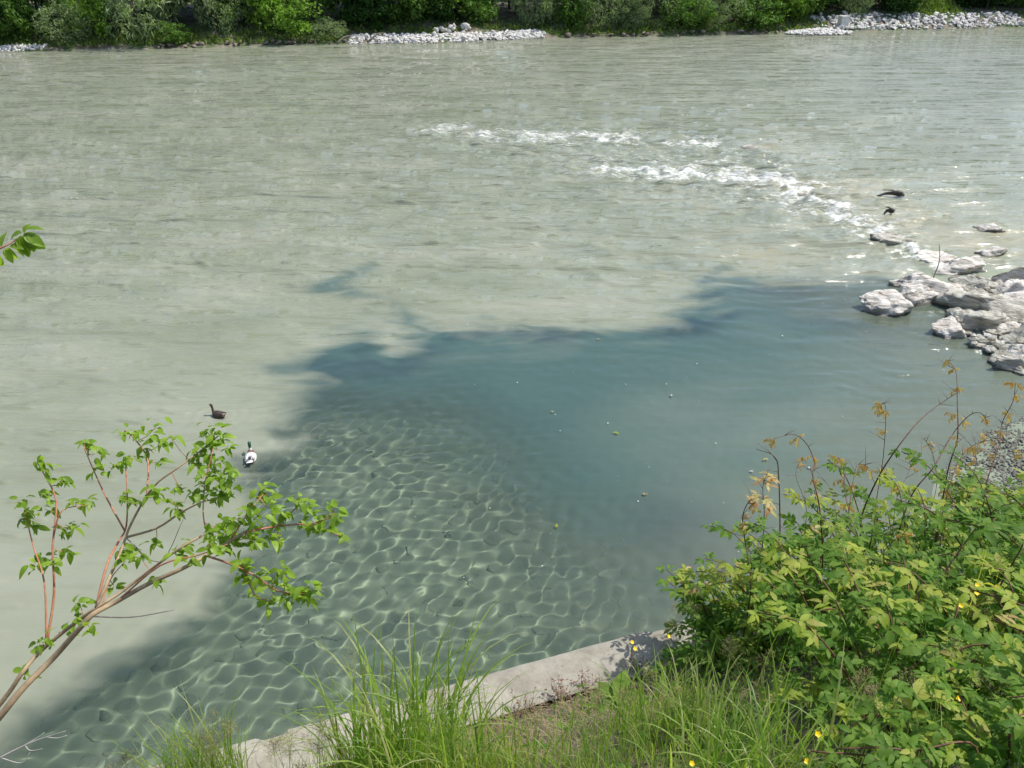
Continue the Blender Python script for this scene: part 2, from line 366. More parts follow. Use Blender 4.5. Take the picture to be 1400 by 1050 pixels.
def water_mat():
    m, n, l, o = mat('river_water')
    def A(k):
        a = n.new('ShaderNodeAttribute'); a.attribute_name = k; return a.outputs['Fac']
    silt, deep, foam, seam = A('silt'), A('deep'), A('foam'), A('seam')
    # slow colour drift of the silt
    nz = noise_n(n, l, .16, 5, .6, sc=(1, 2.2, 1)); sc_ = ramp(n, [(.3, (.203, .220, .146)), (.55, (.256, .271, .195)), (.75, (.315, .317, .235))]); l(nz.outputs[0], sc_.inputs[0])
    bp = n.new('ShaderNodeBump'); bp.inputs['Strength'].default_value = .55; bp.inputs['Distance'].default_value = .24
    b1 = noise_n(n, l, 1.7, 4, .62, sc=(.30, 2.0, 1)); b2 = noise_n(n, l, .5, 2, .5, sc=(.35, 1.9, 1))
    l(math_n(n, l, 'ADD', b1.outputs[0], math_n(n, l, 'MULTIPLY', b2.outputs[0], 4.0)), bp.inputs['Height'])
    ge = n.new('ShaderNodeNewGeometry'); ln = n.new('ShaderNodeVectorMath'); ln.operation = 'LENGTH'; l(ge.outputs['Position'], ln.inputs[0])
    l(math_n(n, l, 'MULTIPLY', mrange(n, l, ln.outputs['Value'], 13, 36, .10, 1.0), A('rip')), bp.inputs['Strength'])
    wm = n.new('ShaderNodeMixRGB'); l(math_n(n, l, 'MULTIPLY', A('warm'), .55), wm.inputs[0]); l(sc_.outputs[0], wm.inputs[1]); wm.inputs[2].default_value = (.40, .35, .21, 1)
    ps = n.new('ShaderNodeBsdfPrincipled'); l(wm.outputs[0], ps.inputs['Base Color']); ps.inputs['Roughness'].default_value = .04; ps.inputs['IOR'].default_value = 1.45
    l(bp.outputs[0], ps.inputs['Normal'])
    pd = n.new('ShaderNodeBsdfPrincipled'); pd.inputs['Roughness'].default_value = .03; pd.inputs['IOR'].default_value = 1.33
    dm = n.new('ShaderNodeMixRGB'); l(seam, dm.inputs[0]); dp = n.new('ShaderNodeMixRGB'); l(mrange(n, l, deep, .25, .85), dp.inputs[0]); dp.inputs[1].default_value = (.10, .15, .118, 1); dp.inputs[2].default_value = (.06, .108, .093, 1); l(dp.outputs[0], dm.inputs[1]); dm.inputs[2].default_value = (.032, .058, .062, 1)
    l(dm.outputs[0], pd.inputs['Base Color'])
    g = n.new('ShaderNodeBsdfGlass'); g.inputs['IOR'].default_value = 1.33; g.inputs['Roughness'].default_value = 0; g.inputs[0].default_value = (.93, .985, .93, 1)
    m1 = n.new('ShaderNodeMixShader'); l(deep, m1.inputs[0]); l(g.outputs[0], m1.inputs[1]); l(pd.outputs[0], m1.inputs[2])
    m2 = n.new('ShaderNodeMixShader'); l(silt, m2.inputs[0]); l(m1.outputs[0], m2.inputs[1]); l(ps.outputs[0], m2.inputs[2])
    fn = noise_n(n, l, 3.2, 10, .82, sc=(.6, 1.7, 1)); f0 = math_n(n, l, 'ADD', fn.outputs[0], math_n(n, l, 'MULTIPLY', foam, .26))
    ff = math_n(n, l, 'MULTIPLY', mrange(n, l, f0, .68, .78, 0, .85), mrange(n, l, foam, .03, .2), clamp=True)
    pf = n.new('ShaderNodeBsdfPrincipled'); pf.inputs['Base Color'].default_value = (.72, .73, .69, 1); pf.inputs['Roughness'].default_value = .6
    l(bp.outputs[0], pf.inputs['Normal'])
    m3 = n.new('ShaderNodeMixShader'); l(ff, m3.inputs[0]); l(m2.outputs[0], m3.inputs[1]); l(pf.outputs[0], m3.inputs[2])
    l(m3.outputs[0], o.inputs[0]); return m
def zf(X, Y, r):
    silt, deep, foam, sd, lw = water_fields(X, Y, r)
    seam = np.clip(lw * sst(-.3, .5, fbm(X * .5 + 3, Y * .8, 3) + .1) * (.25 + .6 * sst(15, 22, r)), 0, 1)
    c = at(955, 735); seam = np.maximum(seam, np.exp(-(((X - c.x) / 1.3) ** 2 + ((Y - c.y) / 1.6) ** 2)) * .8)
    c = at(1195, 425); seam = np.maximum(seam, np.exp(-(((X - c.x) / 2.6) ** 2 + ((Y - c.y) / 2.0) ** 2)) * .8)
    warm = np.zeros_like(X)
    for (px, py, q) in TIPS:
        c = at(px, py); warm = np.maximum(warm, np.exp(-(((X - c.x + .2 * Y * 0) / (q * 1.3)) ** 2 + ((Y - c.y) / (q * 1.1)) ** 2)) * (.8 + .4 * fbm(X, Y * 2, 2)))
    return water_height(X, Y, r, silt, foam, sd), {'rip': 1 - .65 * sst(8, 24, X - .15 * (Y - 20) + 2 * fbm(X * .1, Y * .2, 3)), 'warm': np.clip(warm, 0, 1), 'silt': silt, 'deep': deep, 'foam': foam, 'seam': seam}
rs = [4.0]
while rs[-1] < 150: rs.append(rs[-1] * (1.0028 if rs[-1] < 21 else 1.004 if rs[-1] < 45 else 1.006))
while rs[-1] < 900: rs.append(rs[-1] * 1.06)
water = polar('water', .0021, np.array(rs), zf)
water.data.materials.append(water_mat()); tag(water, kind='structure'); water.cycles.is_caustics_caster = True

M_bed = simple('river_bed_silt', (.17, .205, .15), (.27, .30, .22), 1.2, .9, .3)
M_cob = []
for k, (a, b) in enumerate([((.165, .195, .145), (.25, .28, .205)), ((.19, .22, .165), (.29, .31, .235)), ((.14, .165, .125), (.21, .235, .175))]):
    M_cob.append(simple('cobble_stone_%s' % 'abc'[k], a, b, 5, .85, .2))
rb = [4.0]
while rb[-1] < 60: rb.append(rb[-1] * 1.018)
while rb[-1] < 900: rb.append(rb[-1] * 1.12)
bed = polar('river_bed', .012, np.array(rb), lambda X, Y, r: (bedz(X, Y) + .03 * fbm(X * 2, Y * 2, 3), {}))
bed.data.materials.append(M_bed); tag(bed, kind='structure'); bed.cycles.is_caustics_receiver = True

def ico_rock(name, sub, seed, mat_, scale=(1, 1, .7), rough=.35, cuts=6, strata=0.0, sm=True, freq=1.1):
    bm = bmesh.new(); bmesh.ops.create_icosphere(bm, subdivisions=sub, radius=1)
    q = random.Random(seed); off = Vector((q.uniform(-50, 50), q.uniform(-50, 50), q.uniform(-50, 50)))
    pl = []
    for _ in range(cuts):
        nn = Vector((q.gauss(0, 1), q.gauss(0, 1), q.gauss(0, .9))).normalized(); pl.append((nn, q.uniform(.42, .78)))
    tilt = Vector((q.uniform(-.35, .35), q.uniform(-.35, .35), 1)).normalized()
    for v in bm.verts:
        p = v.co.copy()
        for nn, dd in pl:
            e = p.dot(nn) - dd
            if e > 0: p -= nn * e * (.99 if sub > 3 else .93)
        d = mnoise.fractal(p * freq + off, .8, 2.1, 7 if sub > 3 else 4) * rough
        p = p * (1 + d)
        if strata:
            h = p.dot(tilt) * 7 + 1.5 * mnoise.noise(p * 1.3 + off)
            p += p.normalized() * strata * (abs((h % 1) - .5) - .25)
        v.co = Vector((p.x * scale[0], p.y * scale[1], p.z * scale[2]))
    me = bpy.data.meshes.new(name); bm.to_mesh(me); bm.free(); me.materials.append(mat_); smooth(me, sm); return me
cobs = [ico_rock('cobble', 2, 100 + i, M_cob[i % 3], (1, .8, .09), .25, 4) for i in range(9)]
def bedz1(x, y): return float(bedz(np.array([x]), np.array([y]))[0])
pts = []
q = random.Random(3)
for i in range(1500):
    px, py = q.uniform(60, 960), q.uniform(560, 1060); v = at(px, py, -.6); pts.append(v)
P_ = np.array([(v.x, v.y) for v in pts]); ok = sdpoly(P_[:, 0], P_[:, 1], SHAL) < 1.2
kept = []; grid = {}
for i in np.nonzero(ok)[0]:
    x, y = P_[i]; r = q.choice([.12, .15, .18, .22, .28]); c = (int(x / .3), int(y / .3)); bad = False
    for a in (-1, 0, 1):
        for b in (-1, 0, 1):
            for (x2, y2, r2) in grid.get((c[0] + a, c[1] + b), []):
                if (x - x2) ** 2 + (y - y2) ** 2 < (.8 * (r + r2)) ** 2: bad = True
    if bad: continue
    grid.setdefault(c, []).append((x, y, r)); kept.append((x, y, r))
BZ = bedz(np.array([k[0] for k in kept]), np.array([k[1] for k in kept]))
order = sorted(range(len(kept)), key=lambda i: -kept[i][2] / math.hypot(kept[i][0], kept[i][1]))
rest = [MB(), MB(), MB()]
cob_big = [([tuple(v.co) for v in c.vertices], [tuple(p.vertices) for p in c.polygons]) for c in [ico_rock('t', 1, 400 + i, None, (1, .8, .7), .3, 5) for i in range(7)]]
cob_vf = [([tuple(v.co) for v in c.vertices], [tuple(p.vertices) for p in c.polygons]) for c in [ico_rock('t', 1, 300 + i, None, (1, .8, .09), .25, 4) for i in range(9)]]
for n_, i in enumerate(order):
    x, y, r = kept[i]; k = q.randrange(9)
    M = Matrix.Translation((x, y, BZ[i] - r * .05)) @ Matrix.Rotation(q.uniform(0, 6.28), 4, 'Z') @ Matrix.Rotation(q.uniform(-.06, .06), 4, 'X') @ Matrix.Scale(r, 4)
    if n_ < 290:
        o = bpy.data.objects.new('cobble', cobs[k]); COL.objects.link(o); o.parent = bed; o.matrix_local = M; o.cycles.is_caustics_receiver = True
    else: rest[k % 3].add(cob_vf[k], M)
for k in range(3):
    if rest[k].v:
        o = link('small_cobbles', rest[k].mesh('small_cobbles', M_cob[k]), None); o.parent = bed; o['kind'] = 'stuff'; o.cycles.is_caustics_receiver = True

# ------------------------------------------------------------------ far bank
FB = [at(-900, 98), at(-300, 80), at(0, 70), at(230, 66), at(460, 60), at(600, 58), at(740, 52), at(900, 50), at(1060, 46), at(1140, 43), at(1400, 37), at(1700, 28), at(2100, 14)]
def fbx(px):
    """point of the far waterline at photo column px (interpolated)"""
    T = [(-900, 98), (-300, 80), (0, 70), (230, 66), (460, 60), (600, 58), (740, 52), (900, 50), (1060, 46), (1140, 43), (1400, 37), (1700, 28), (2100, 14)]
    return at(px, float(np.interp(px, [t[0] for t in T], [t[1] for t in T])))
def inl(px):
    a, b = fbx(px - 30), fbx(px + 30); t = (b - a).normalized(); return Vector((-t.y, t.x, 0))
def farz(d, s=0.0): return -1.2 + (1.2 + .1) * min(1, max(0, (d + 2) / 2.2)) + (max(0, min(d, 6)) * .25) + max(0, min(d - 6, 60)) * .05
def farpt(px, d, h=0.0):
    p = fbx(px) + inl(px) * d; return Vector((p.x, p.y, farz(d) + h))
mb = MB(); cols = list(range(-900, 2101, 12)); ds = [-2, -.8, 0, .8, 1.6, 3, 5, 8, 14, 30, 80, 300, 900]
for px in cols:
    b = fbx(px); n_ = inl(px)
    for d in ds:
        p = b + n_ * d; z = farz(d) + (.25 * mnoise.noise(Vector((p.x * .3, p.y * .3, d))) if d > -1 else 0)
        mb.v.append((p.x + .5 * mnoise.noise(p * .4), p.y + .5 * mnoise.noise(p * .4 + Vector((9, 9, 9))), z))
nd = len(ds)
for i in range(len(cols) - 1):
    for j in range(nd - 1): mb.f.append((i * nd + j, (i + 1) * nd + j, (i + 1) * nd + j + 1, i * nd + j + 1))
def ground_mat(name, dirt, dirt2, green, gscale=.5, thr=.5, fine=3):
    m, n, l, o = mat(name)
    a = noise_n(n, l, fine, 6, .65); c1 = ramp(n, [(.35, dirt), (.65, dirt2)]); l(a.outputs[0], c1.inputs[0])
    b = noise_n(n, l, gscale, 6, .7); r2 = ramp(n, [(thr - .06, (0, 0, 0)), (thr + .06, (1, 1, 1))]); l(b.outputs[0], r2.inputs[0])
    mx = n.new('ShaderNodeMixRGB'); l(r2.outputs[0], mx.inputs[0]); l(c1.outputs[0], mx.inputs[1]); mx.inputs[2].default_value = (*green, 1)
    p = n.new('ShaderNodeBsdfPrincipled'); l(mx.outputs[0], p.inputs['Base Color']); p.inputs['Roughness'].default_value = .95
    bp = n.new('ShaderNodeBump'); bp.inputs['Strength'].default_value = .7; bp.inputs['Distance'].default_value = .05; l(a.outputs[0], bp.inputs['Height']); l(bp.outputs[0], p.inputs['Normal'])
    l(p.outputs[0], o.inputs[0]); return m
fb = link('far_bank', mb.mesh('far_bank', ground_mat('far_bank_soil', (.12, .095, .07), (.25, .21, .165), (.05, .085, .02), .5, .5)), None); tag(fb, kind='structure')

# tree and shrub prototypes
def crown_mesh(name, seed, mat_, nclump, nleaf, leaf, shape='round', droop=0.0):
    """unit crown: radius 1 horizontally, 0..2 vertically, many leaf faces in clumps"""
    q = random.Random(seed); V = []; F = []
    cl = []
    for _ in range(nclump):
        while True:
            x, y, z = q.uniform(-1, 1), q.uniform(-1, 1), q.uniform(-1, 1); rr = x * x + y * y + z * z
            if .12 < rr < 1: break
        k = 1.0 if shape == 'round' else (1 - .35 * max(0, z))
        cl.append((x * k, y * k, 1 + z, q.uniform(.16, .36)))
    for (cx, cy_, cz, cr) in cl:
        for _ in range(nleaf):
            th = q.uniform(0, 6.28); u = q.uniform(-1, 1); rr = cr * q.uniform(.35, 1) ** .5; c = math.sqrt(1 - u * u)
            p = Vector((cx + rr * c * math.cos(th), cy_ + rr * c * math.sin(th), cz + rr * u * .8))
            n_ = Vector((q.gauss(0, .6), q.gauss(0, .6), q.uniform(.2, 1) )).normalized()
            a = n_.orthogonal().normalized(); a = Matrix.Rotation(q.uniform(0, 6.28), 3, n_) @ a; b = n_.cross(a)
            if droop: a = (a + Vector((0, 0, -droop * q.uniform(.5, 1.5)))).normalized()
            s = leaf * q.uniform(.6, 1.3); i = len(V); wd = .45 if not droop else .22
            V += [tuple(p - a * s), tuple(p + b * s * wd), tuple(p + a * s), tuple(p - b * s * wd)]; F.append((i, i + 1, i + 2, i + 3))
    me = bpy.data.meshes.new(name); me.from_pydata(V, [], F); me.materials.append(mat_); me.update(); return me
def trunk_mesh(name, seed, h, r, limbs=5):
    q = random.Random(seed); b = MB()
    P = [Vector((0, 0, -.15))]; 
    for i in range(1, 6): P.append(Vector((q.uniform(-.04, .04) * i, q.uniform(-.04, .04) * i, h * i / 5)))
    b.tube(spline(P, 3), lerp_r(16, r, r * .25), 7)
    for k in range(limbs):
        z = h * q.uniform(.3, .8); a = q.uniform(0, 6.28); l = q.uniform(.4, .8)
        p0 = Vector((0, 0, z)); p2 = p0 + Vector((math.cos(a) * l, math.sin(a) * l, l * .8)); p1 = (p0 + p2) / 2 + Vector((0, 0, -.08))
        b.tube(spline([p0, p1, p2], 3), lerp_r(7, r * .45, r * .1), 5)
    return b.mesh(name, M_treebark)
TP = []   # (crown mesh, trunk mesh)
for k, (mi, nc, nl, lf, sh, dr) in enumerate([(0, 90, 55, .045, 'round', 0), (0, 80, 60, .05, 'cone', 0), (3, 90, 50, .05, 'round', 0), (3, 80, 60, .045, 'cone', 0), (2, 85, 55, .045, 'round', 0)]):
    TP.append((crown_mesh('tree_crown', 20 + k, M_f[mi], nc, nl, lf, sh, dr), trunk_mesh('tree_trunk', 40 + k, 1.4, .035)))
SPm = [(crown_mesh('shrub_crown', 60, M_f[1], 60, 60, .075, 'round', .5), trunk_mesh('shrub_stem', 70, 1.2, .03)),
       (crown_mesh('shrub_crown', 61, M_f[1], 70, 55, .06, 'cone', .2), trunk_mesh('shrub_stem', 71, 1.2, .03)),
       (crown_mesh('shrub_crown', 62, M_f[2], 60, 55, .07, 'round', 0), trunk_mesh('shrub_stem', 72, 1.2, .03)),
       (crown_mesh('shrub_crown', 63, M_f[0], 60, 55, .07, 'round', 0), trunk_mesh('shrub_stem', 73, 1.2, .03)),
       (crown_mesh('shrub_crown', 64, M_f[3], 60, 50, .075, 'round', 0), trunk_mesh('shrub_stem', 74, 1.2, .03))]
def plant_tree(name, proto, base, rad, h, label, cat, group, lift=0.0, seed=0):
    q = random.Random(seed); t = empty(name, base, label, cat, group)
    rz = q.uniform(0, 6.28)
    Mc = Matrix.Translation(base + Vector((0, 0, lift))) @ Matrix.Rotation(rz, 4, 'Z') @ Matrix.Diagonal((rad, rad * q.uniform(.85, 1.1), (h - lift) / 2, 1))
    Mt = Matrix.Translation(base) @ Matrix.Rotation(rz, 4, 'Z') @ Matrix.Diagonal((rad, rad, h / 2, 1))
    link('crown', proto[0], t, Mc); link('trunk', proto[1], t, Mt); return t
# shrubs along the far waterline: column, inland, radius m, height m, prototype, label
SH = [(-40, 3, 3, 6, 4, 'dark shrub cut by the left edge of the photo on the far bank'),
      (12, 2.2, 2.2, 4.6, 3, 'bushy green shrub at the far left end of the far bank'),
      (48, 3.4, 2.4, 6.5, 4, 'dark green shrub between two pale willows at the far left'),
      (84, 1.8, 2.6, 3.6, 1, 'low spreading grey green willow over the left gravel strip'),
      (118, 2.8, 2.2, 5.4, 2, 'fresh green shrub rising between two willows on the left'),
      (188, 2.6, 4.0, 8.5, 0, 'largest pale feathery willow bush on the far bank'),
      (238, 1.2, 1.5, 1.8, 3, 'small low green bush right of the large pale willow'),
      (300, 3.2, 2.6, 6.5, 1, 'grey leafed shrub before the darkest gap of the far wood'),
      (338, 4.2, 2.6, 7.5, 2, 'bright leafed shrub hanging over reddish shore stones'),
      (404, 2.2, 2.9, 5.0, 2, 'round bright green bush left of the white boulders'),
      (450, 1.3, 2.0, 1.8, 1, 'low pale bush touching the left end of the white boulders'),
      (478, 5, 2.6, 7.5, 4, 'dark shrub behind the left end of the white boulders'),
      (512, 3.6, 1.7, 3.4, 4, 'small dark bush right behind the first white boulders'),
      (566, 4.6, 2.8, 6.0, 3, 'green overhanging shrub above the middle of the white boulders'),
      (622, 5.2, 2.4, 6.5, 4, 'dark shrub above the tallest heap of white boulders'),
      (668, 4.4, 2.4, 5.0, 3, 'mid green shrub right of the tallest boulder heap'),
      (742, 3.6, 2.6, 6.0, 0, 'feathery pale shrub at the right end of the white boulders'),
      (790, 3.2, 2.2, 4.6, 3, 'green shrub over the grassy ledge after the boulders'),
      (826, 2.6, 2.6, 5.8, 1, 'pale willow bush on the grassy ledge near mid bank'),
      (868, 2.3, 1.8, 3.0, 0, 'short grey leaved bush on the ledge right of a willow'),
      (902, 3.0, 2.8, 6.2, 1, 'tall olive willow bush before the right half of the bank'),
      (948, 1.8, 2.6, 4.0, 3, 'dense green bush dipping to the water at mid right'),
      (996, 2.0, 2.8, 4.4, 1, 'broad olive bush dipping to the water at mid right'),
      (1042, 2.0, 2.6, 3.8, 3, 'green bush at the water left of the shingle spit'),
      (1086, 3.0, 2.4, 5.2, 2, 'bright green bush just left of the shingle spit'),
      (1128, 4.0, 2.8, 6.5, 3, 'tall green bush behind the shingle spit'),
      (1196, 4.6, 2.2, 4.4, 0, 'pale bush right of the white concrete block'),
      (1256, 5.0, 2.6, 7.0, 4, 'dark tree like shrub leaning over the right boulders'),
      (1368, 9.0, 2.4, 6.0, 3, 'green shrub beyond the small meadow on the right'),
      (1392, 7.5, 3.2, 7.0, 4, 'dark shrub at the right end of the far bank'),
      (1450, 6, 3.5, 8, 3, 'green shrub cut by the right edge of the photo')]
for i, (px, d, r_, h_, k, lb) in enumerate(SH):
    plant_tree('willow_shrub' if k < 2 else 'riverside_shrub', SPm[k], farpt(px, d), r_, h_, lb, 'shrub', 'shrubs along the far waterline', -.15 * r_, i)
q = random.Random(9); n_ = 0
for row, (d0, step, hh) in enumerate([(6.5, 34, 13), (11, 40, 17), (17, 46, 20)]):
    px = -420 + row * 11
    while px < 1900:
        gap = 1270 < px < 1350 and row < 2
        if not gap:
            k = q.choice([0, 1, 2, 3, 0, 4] if row == 0 else [0, 1, 2, 3]); base = farpt(px + q.uniform(-8, 8), d0 + q.uniform(-1, 2))
            h_ = (6.2 + (hh - 6.2) * float(np.interp(px, [300, 1000], [.8, .1])) - float(np.interp(px, [900, 1150], [0, 2.0]))) * q.uniform(.85, 1.15); rr = q.uniform(2.9, 4.2)
            lab = ['leafy tree in the front row of the wood across the river', 'tree in the middle row of the wood across the river', 'tall tree in the back row of the wood across the river'][row]
            plant_tree('woodland_tree', TP[k], base, rr, h_, lab, 'tree', ['front row trees across the river', 'middle row trees across the river', 'back row trees across the river'][row], h_ * (.06 if row == 0 else .1), n_); n_ += 1
        px += step * (1 if -60 < px < 1460 else 1.6) * q.uniform(.8, 1.2)

# far boulders
fr = [ico_rock('far_boulder', 2, 200 + i, M_rock3, (1, .8, .75), .3, 6, sm=False) for i in range(7)]
fr2 = [ico_rock('shore_stone', 2, 220 + i, simple('brown_shore_stone_%s' % 'abc'[i], (.13, .1, .075), (.3, .25, .2), 2, .9, .3), (1, .8, .6), .3, 6, sm=False) for i in range(3)]
q = random.Random(21)
def boulders(n, x0, x1, d0, d1, s0, s1, lab, grp, bank=fr, name='boulder', hz=0.0):
    for _ in range(n):
        px = q.uniform(x0, x1); d = d0 + (d1 - d0) * q.random(); s = q.uniform(s0, s1) * q.uniform(.7, 1.3)
        p = farpt(px, d, s * .25 + hz * q.random())
        o = link(name, q.choice(bank), None, Matrix.Translation(p) @ Matrix.Rotation(q.uniform(0, 6.28), 4, 'Z') @ Matrix.Rotation(q.uniform(-.5, .5), 4, 'X') @ Matrix.Diagonal((s, s, s * .9, 1)))
        tag(o, lab, 'boulder', grp)
boulders(145, 478, 745, -.3, 1.5, .16, .36, 'white boulder in the long heap along the middle of the far bank', 'white boulders at mid far bank')
boulders(20, 596, 652, 1.2, 2.6, .25, .45, 'white boulder on the high point of the long heap across the river', 'tallest heap of white boulders', hz=.5)
boulders(52, 1130, 1270, .2, 4.6, .2, .45, 'pale boulder on the bank around the white concrete block', 'boulders by the concrete block')
boulders(60, 1270, 1410, .2, 3.6, .2, .45, 'pale boulder below the small meadow at the right end of the far bank', 'boulders below the meadow')
boulders(34, -20, 62, -.2, .8, .16, .3, 'small pale stone in the gravel strip at the far left', 'pale stones at the far left')
boulders(40, 215, 480, -.3, .7, .2, .36, 'brown stone at the water under the shrubs left of the boulders', 'brown stones under the shrubs', fr2, 'stone')
boulders(36, 760, 1100, -.3, .6, .16, .36, 'small brown stone at the water under the right hand bushes', 'brown stones at mid right', fr2, 'stone')
mb = MB()
for i in range(1500):
    k = q.random()
    if k < .5: px, d = q.uniform(478, 745), q.uniform(-.3, 1.6)
    elif k < .9: px, d = q.uniform(1130, 1410), q.uniform(-.2, 4)
    else: px, d = q.uniform(-20, 62), q.uniform(-.3, .8)
    mb.add(cob_big[i % 7], Matrix.Translation(farpt(px, d, .06)) @ Matrix.Rotation(q.uniform(0, 6.28), 4, 'Z') @ Matrix.Scale(q.uniform(.1, .32), 4))
tag(link('bank_rubble', mb.mesh('bank_rubble', M_rock3, False)), 'small white rubble filling the gaps between the far boulders', 'rubble', kind='stuff')
# shingle spit
mb = MB(); c0 = at(1120, 46)
for i in range(420):
    a = q.uniform(0, 6.28); rr = math.sqrt(q.random()); p = Vector((c0.x + rr * 3.6 * math.cos(a), c0.y + rr * 1.5 * math.sin(a) + .3 * rr * math.cos(a), .02 + .4 * (1 - rr) + q.uniform(0, .08)))
    mb.add(cob_big[i % 7], Matrix.Translation(p) @ Matrix.Rotation(q.uniform(0, 6.28), 4, 'Z') @ Matrix.Scale(q.uniform(.14, .3), 4))
tag(link('shingle_spit', mb.mesh('shingle_spit', M_rock3, False)), 'low spit of grey shingle running into the river at the right', 'shingle', kind='stuff')
# concrete block on the far bank
bm = bmesh.new(); bmesh.ops.create_cube(bm, size=1); bmesh.ops.scale(bm, vec=(.9, .8, 1.3), verts=bm.verts); bmesh.ops.bevel(bm, geom=bm.edges[:], offset=.06, segments=2)
me = bpy.data.meshes.new('concrete_block'); bm.to_mesh(me); bm.free(); me.materials.append(simple('white_concrete', (.5, .5, .47), (.68, .67, .63), 3, .9, .2))
o = link('concrete_block', me, None, Matrix.Translation(farpt(1157, .9, .45)) @ Matrix.Rotation(.25, 4, 'Z')); tag(o, 'white upright concrete block among boulders on the far bank', 'concrete block')
mb = MB(); nm = 26
for i in range(nm + 1):
    for j in range(7):
        px = 1272 + 80 * i / nm; d = 3.2 + 1.1 * j; e = max(0, math.sin(math.pi * i / nm)) ** .5; p = farpt(px, d); mb.v.append((p.x, p.y, p.z - .1 + .42 * j * e + .08 * mnoise.noise(p)))
for i in range(nm):
    for j in range(6): mb.f.append((i * 7 + j, (i + 1) * 7 + j, (i + 1) * 7 + j + 1, i * 7 + j + 1))
tag(link('meadow_slope', mb.mesh('meadow_slope', simple('meadow_turf', (.07, .12, .02), (.14, .2, .04), 2, .95, .3))), kind='structure')
# meadow patch and bank herbs as stuff
mb = MB()
for i in range(9000):
    if i < 1700: px, d = q.uniform(1278, 1345), q.uniform(2.5, 9)
    else: px = q.uniform(-120, 1480); d = abs(q.gauss(1.6, 1.3)) + .4
    if i >= 1700 and (478 < px < 745 and d < 2.2 or 1140 < px < 1420 and d < 4.5): continue
    p = farpt(px, d, .0)
    if i < 1700: d = 3.2 + q.random() * 6.4; p = farpt(px, d); p.z += -.1 + .42 * (d - 3.2) / 1.1 * max(0, math.sin(math.pi * (px - 1272) / 80)) ** .5
    hgt = q.uniform(.15, .45); a = q.uniform(0, 6.28); wv = Vector((math.cos(a), math.sin(a), 0)) * hgt * .5; tip = p + Vector((q.uniform(-.2, .2), q.uniform(-.2, .2), hgt))
    j = len(mb.v); mb.v += [tuple(p - wv), tuple(p + wv), tuple(tip)]; mb.f.append((j, j + 1, j + 2))
tag(link('bank_herbs', mb.mesh('bank_herbs', far_leaf('far_herb_leaf', [(.08, .13, .025), (.13, .2, .04), (.2, .22, .08)]), False)), 'low grass and herbs growing along the far bank', 'herbs', kind='stuff')
# driftwood branches at far boulders
for (x0, y0, x1, y1, lb) in [(460, 60, 482, 44, 'bleached driftwood branch left of the white boulders on the far bank'), (505, 56, 520, 45, 'dark driftwood stump among the first white boulders')]:
    a, b = at(x0, y0, .3), at(x1, y1 + 6, .9); b.y = a.y + .8
    mb = MB(); mb.tube(spline([a, (a + b) / 2 + Vector((0, 0, .25)), b], 4), lerp_r(9, .12, .04), 6); mb.tube([(a + b) / 2 + Vector((0, 0, .2)), b + Vector((.8, .1, -.4))], [.05, .02], 5)
    tag(link('driftwood', mb.mesh('driftwood', M_grey)), lb, 'driftwood')

# ------------------------------------------------------------------ groyne rocks
# photo centre x, y(waterline-ish), width px, height px, roughness, material, label
GR = [(1229, 416, 66, 30, 1, 'flat white boulder at the tip of the groyne in the blue pool'),
      (1250, 386, 40, 22, 1, 'small dark sided boulder at the foot of the upright twig'),
      (1262, 403, 46, 34, 1, 'brown faced boulder wedged behind the flat white tip boulder'),
      (1292, 399, 74, 42, 1, 'large smooth white boulder right of the tip boulder'),
      (1308, 448, 46, 36, 1, 'narrow white boulder standing alone in the shallow blue water'),
      (1222, 326, 40, 18, 2, 'low mottled rock where the rapid meets the groyne'),
      (1237, 333, 22, 12, 2, 'small dark wet rock beside the low mottled rock'),
      (1278, 350, 54, 26, 1, 'white rock washed by foam at the start of the groyne'),
      (1318, 362, 78, 34, 1, 'long white rock with a dark hollow behind the twig'),
      (1330, 385, 52, 40, 2, 'grey rock with water trickling over it in mid groyne'),
      (1358, 342, 42, 16, 1, 'bright white rock alone in the silty water'),
      (1362, 313, 34, 8, 1, 'thin pale rock barely above the silty water at the right'),
      (1352, 412, 74, 44, 2, 'layered grey rock in the middle of the groyne'),
      (1390, 378, 44, 38, 1, 'rounded dark sided boulder at the right edge upper groyne'),
      (1384, 396, 58, 34, 1, 'split white boulder below the rounded one at the right edge'),
      (1340, 438, 70, 40, 2, 'tilted grey slab with fine layers in the lower groyne'),
      (1385, 425, 60, 40, 2, 'banded greenish rock slab touching the right edge'),
      (1376, 450, 50, 30, 2, 'dark edged rock below the banded greenish slab'),
      (1404, 446, 50, 36, 1, 'broken pale rock cut by the right edge lower groyne'),
      (1398, 482, 44, 34, 1, 'square white boulder at the right edge above the bank'),
      (1388, 500, 52, 18, 1, 'flat pale slab at the water at the right edge'),
      (1425, 410, 70, 50, 1, 'big pale boulder just past the right edge'),
      (1450, 460, 90, 60, 2, 'big grey boulder just past the right edge'),
      (1030, 201, 24, 9, 2, 'dark nosed rock splitting the far rapid'),
      (1229, 299, 40, 10, 1, 'yellowish rock washed over near the driftwood'),
      (1110, 262, 50, 9, 1, 'yellowish rock drowned just above the foam ridge'),
      (1180, 300, 34, 8, 2, 'brown rock inside the foam of the rapid')]
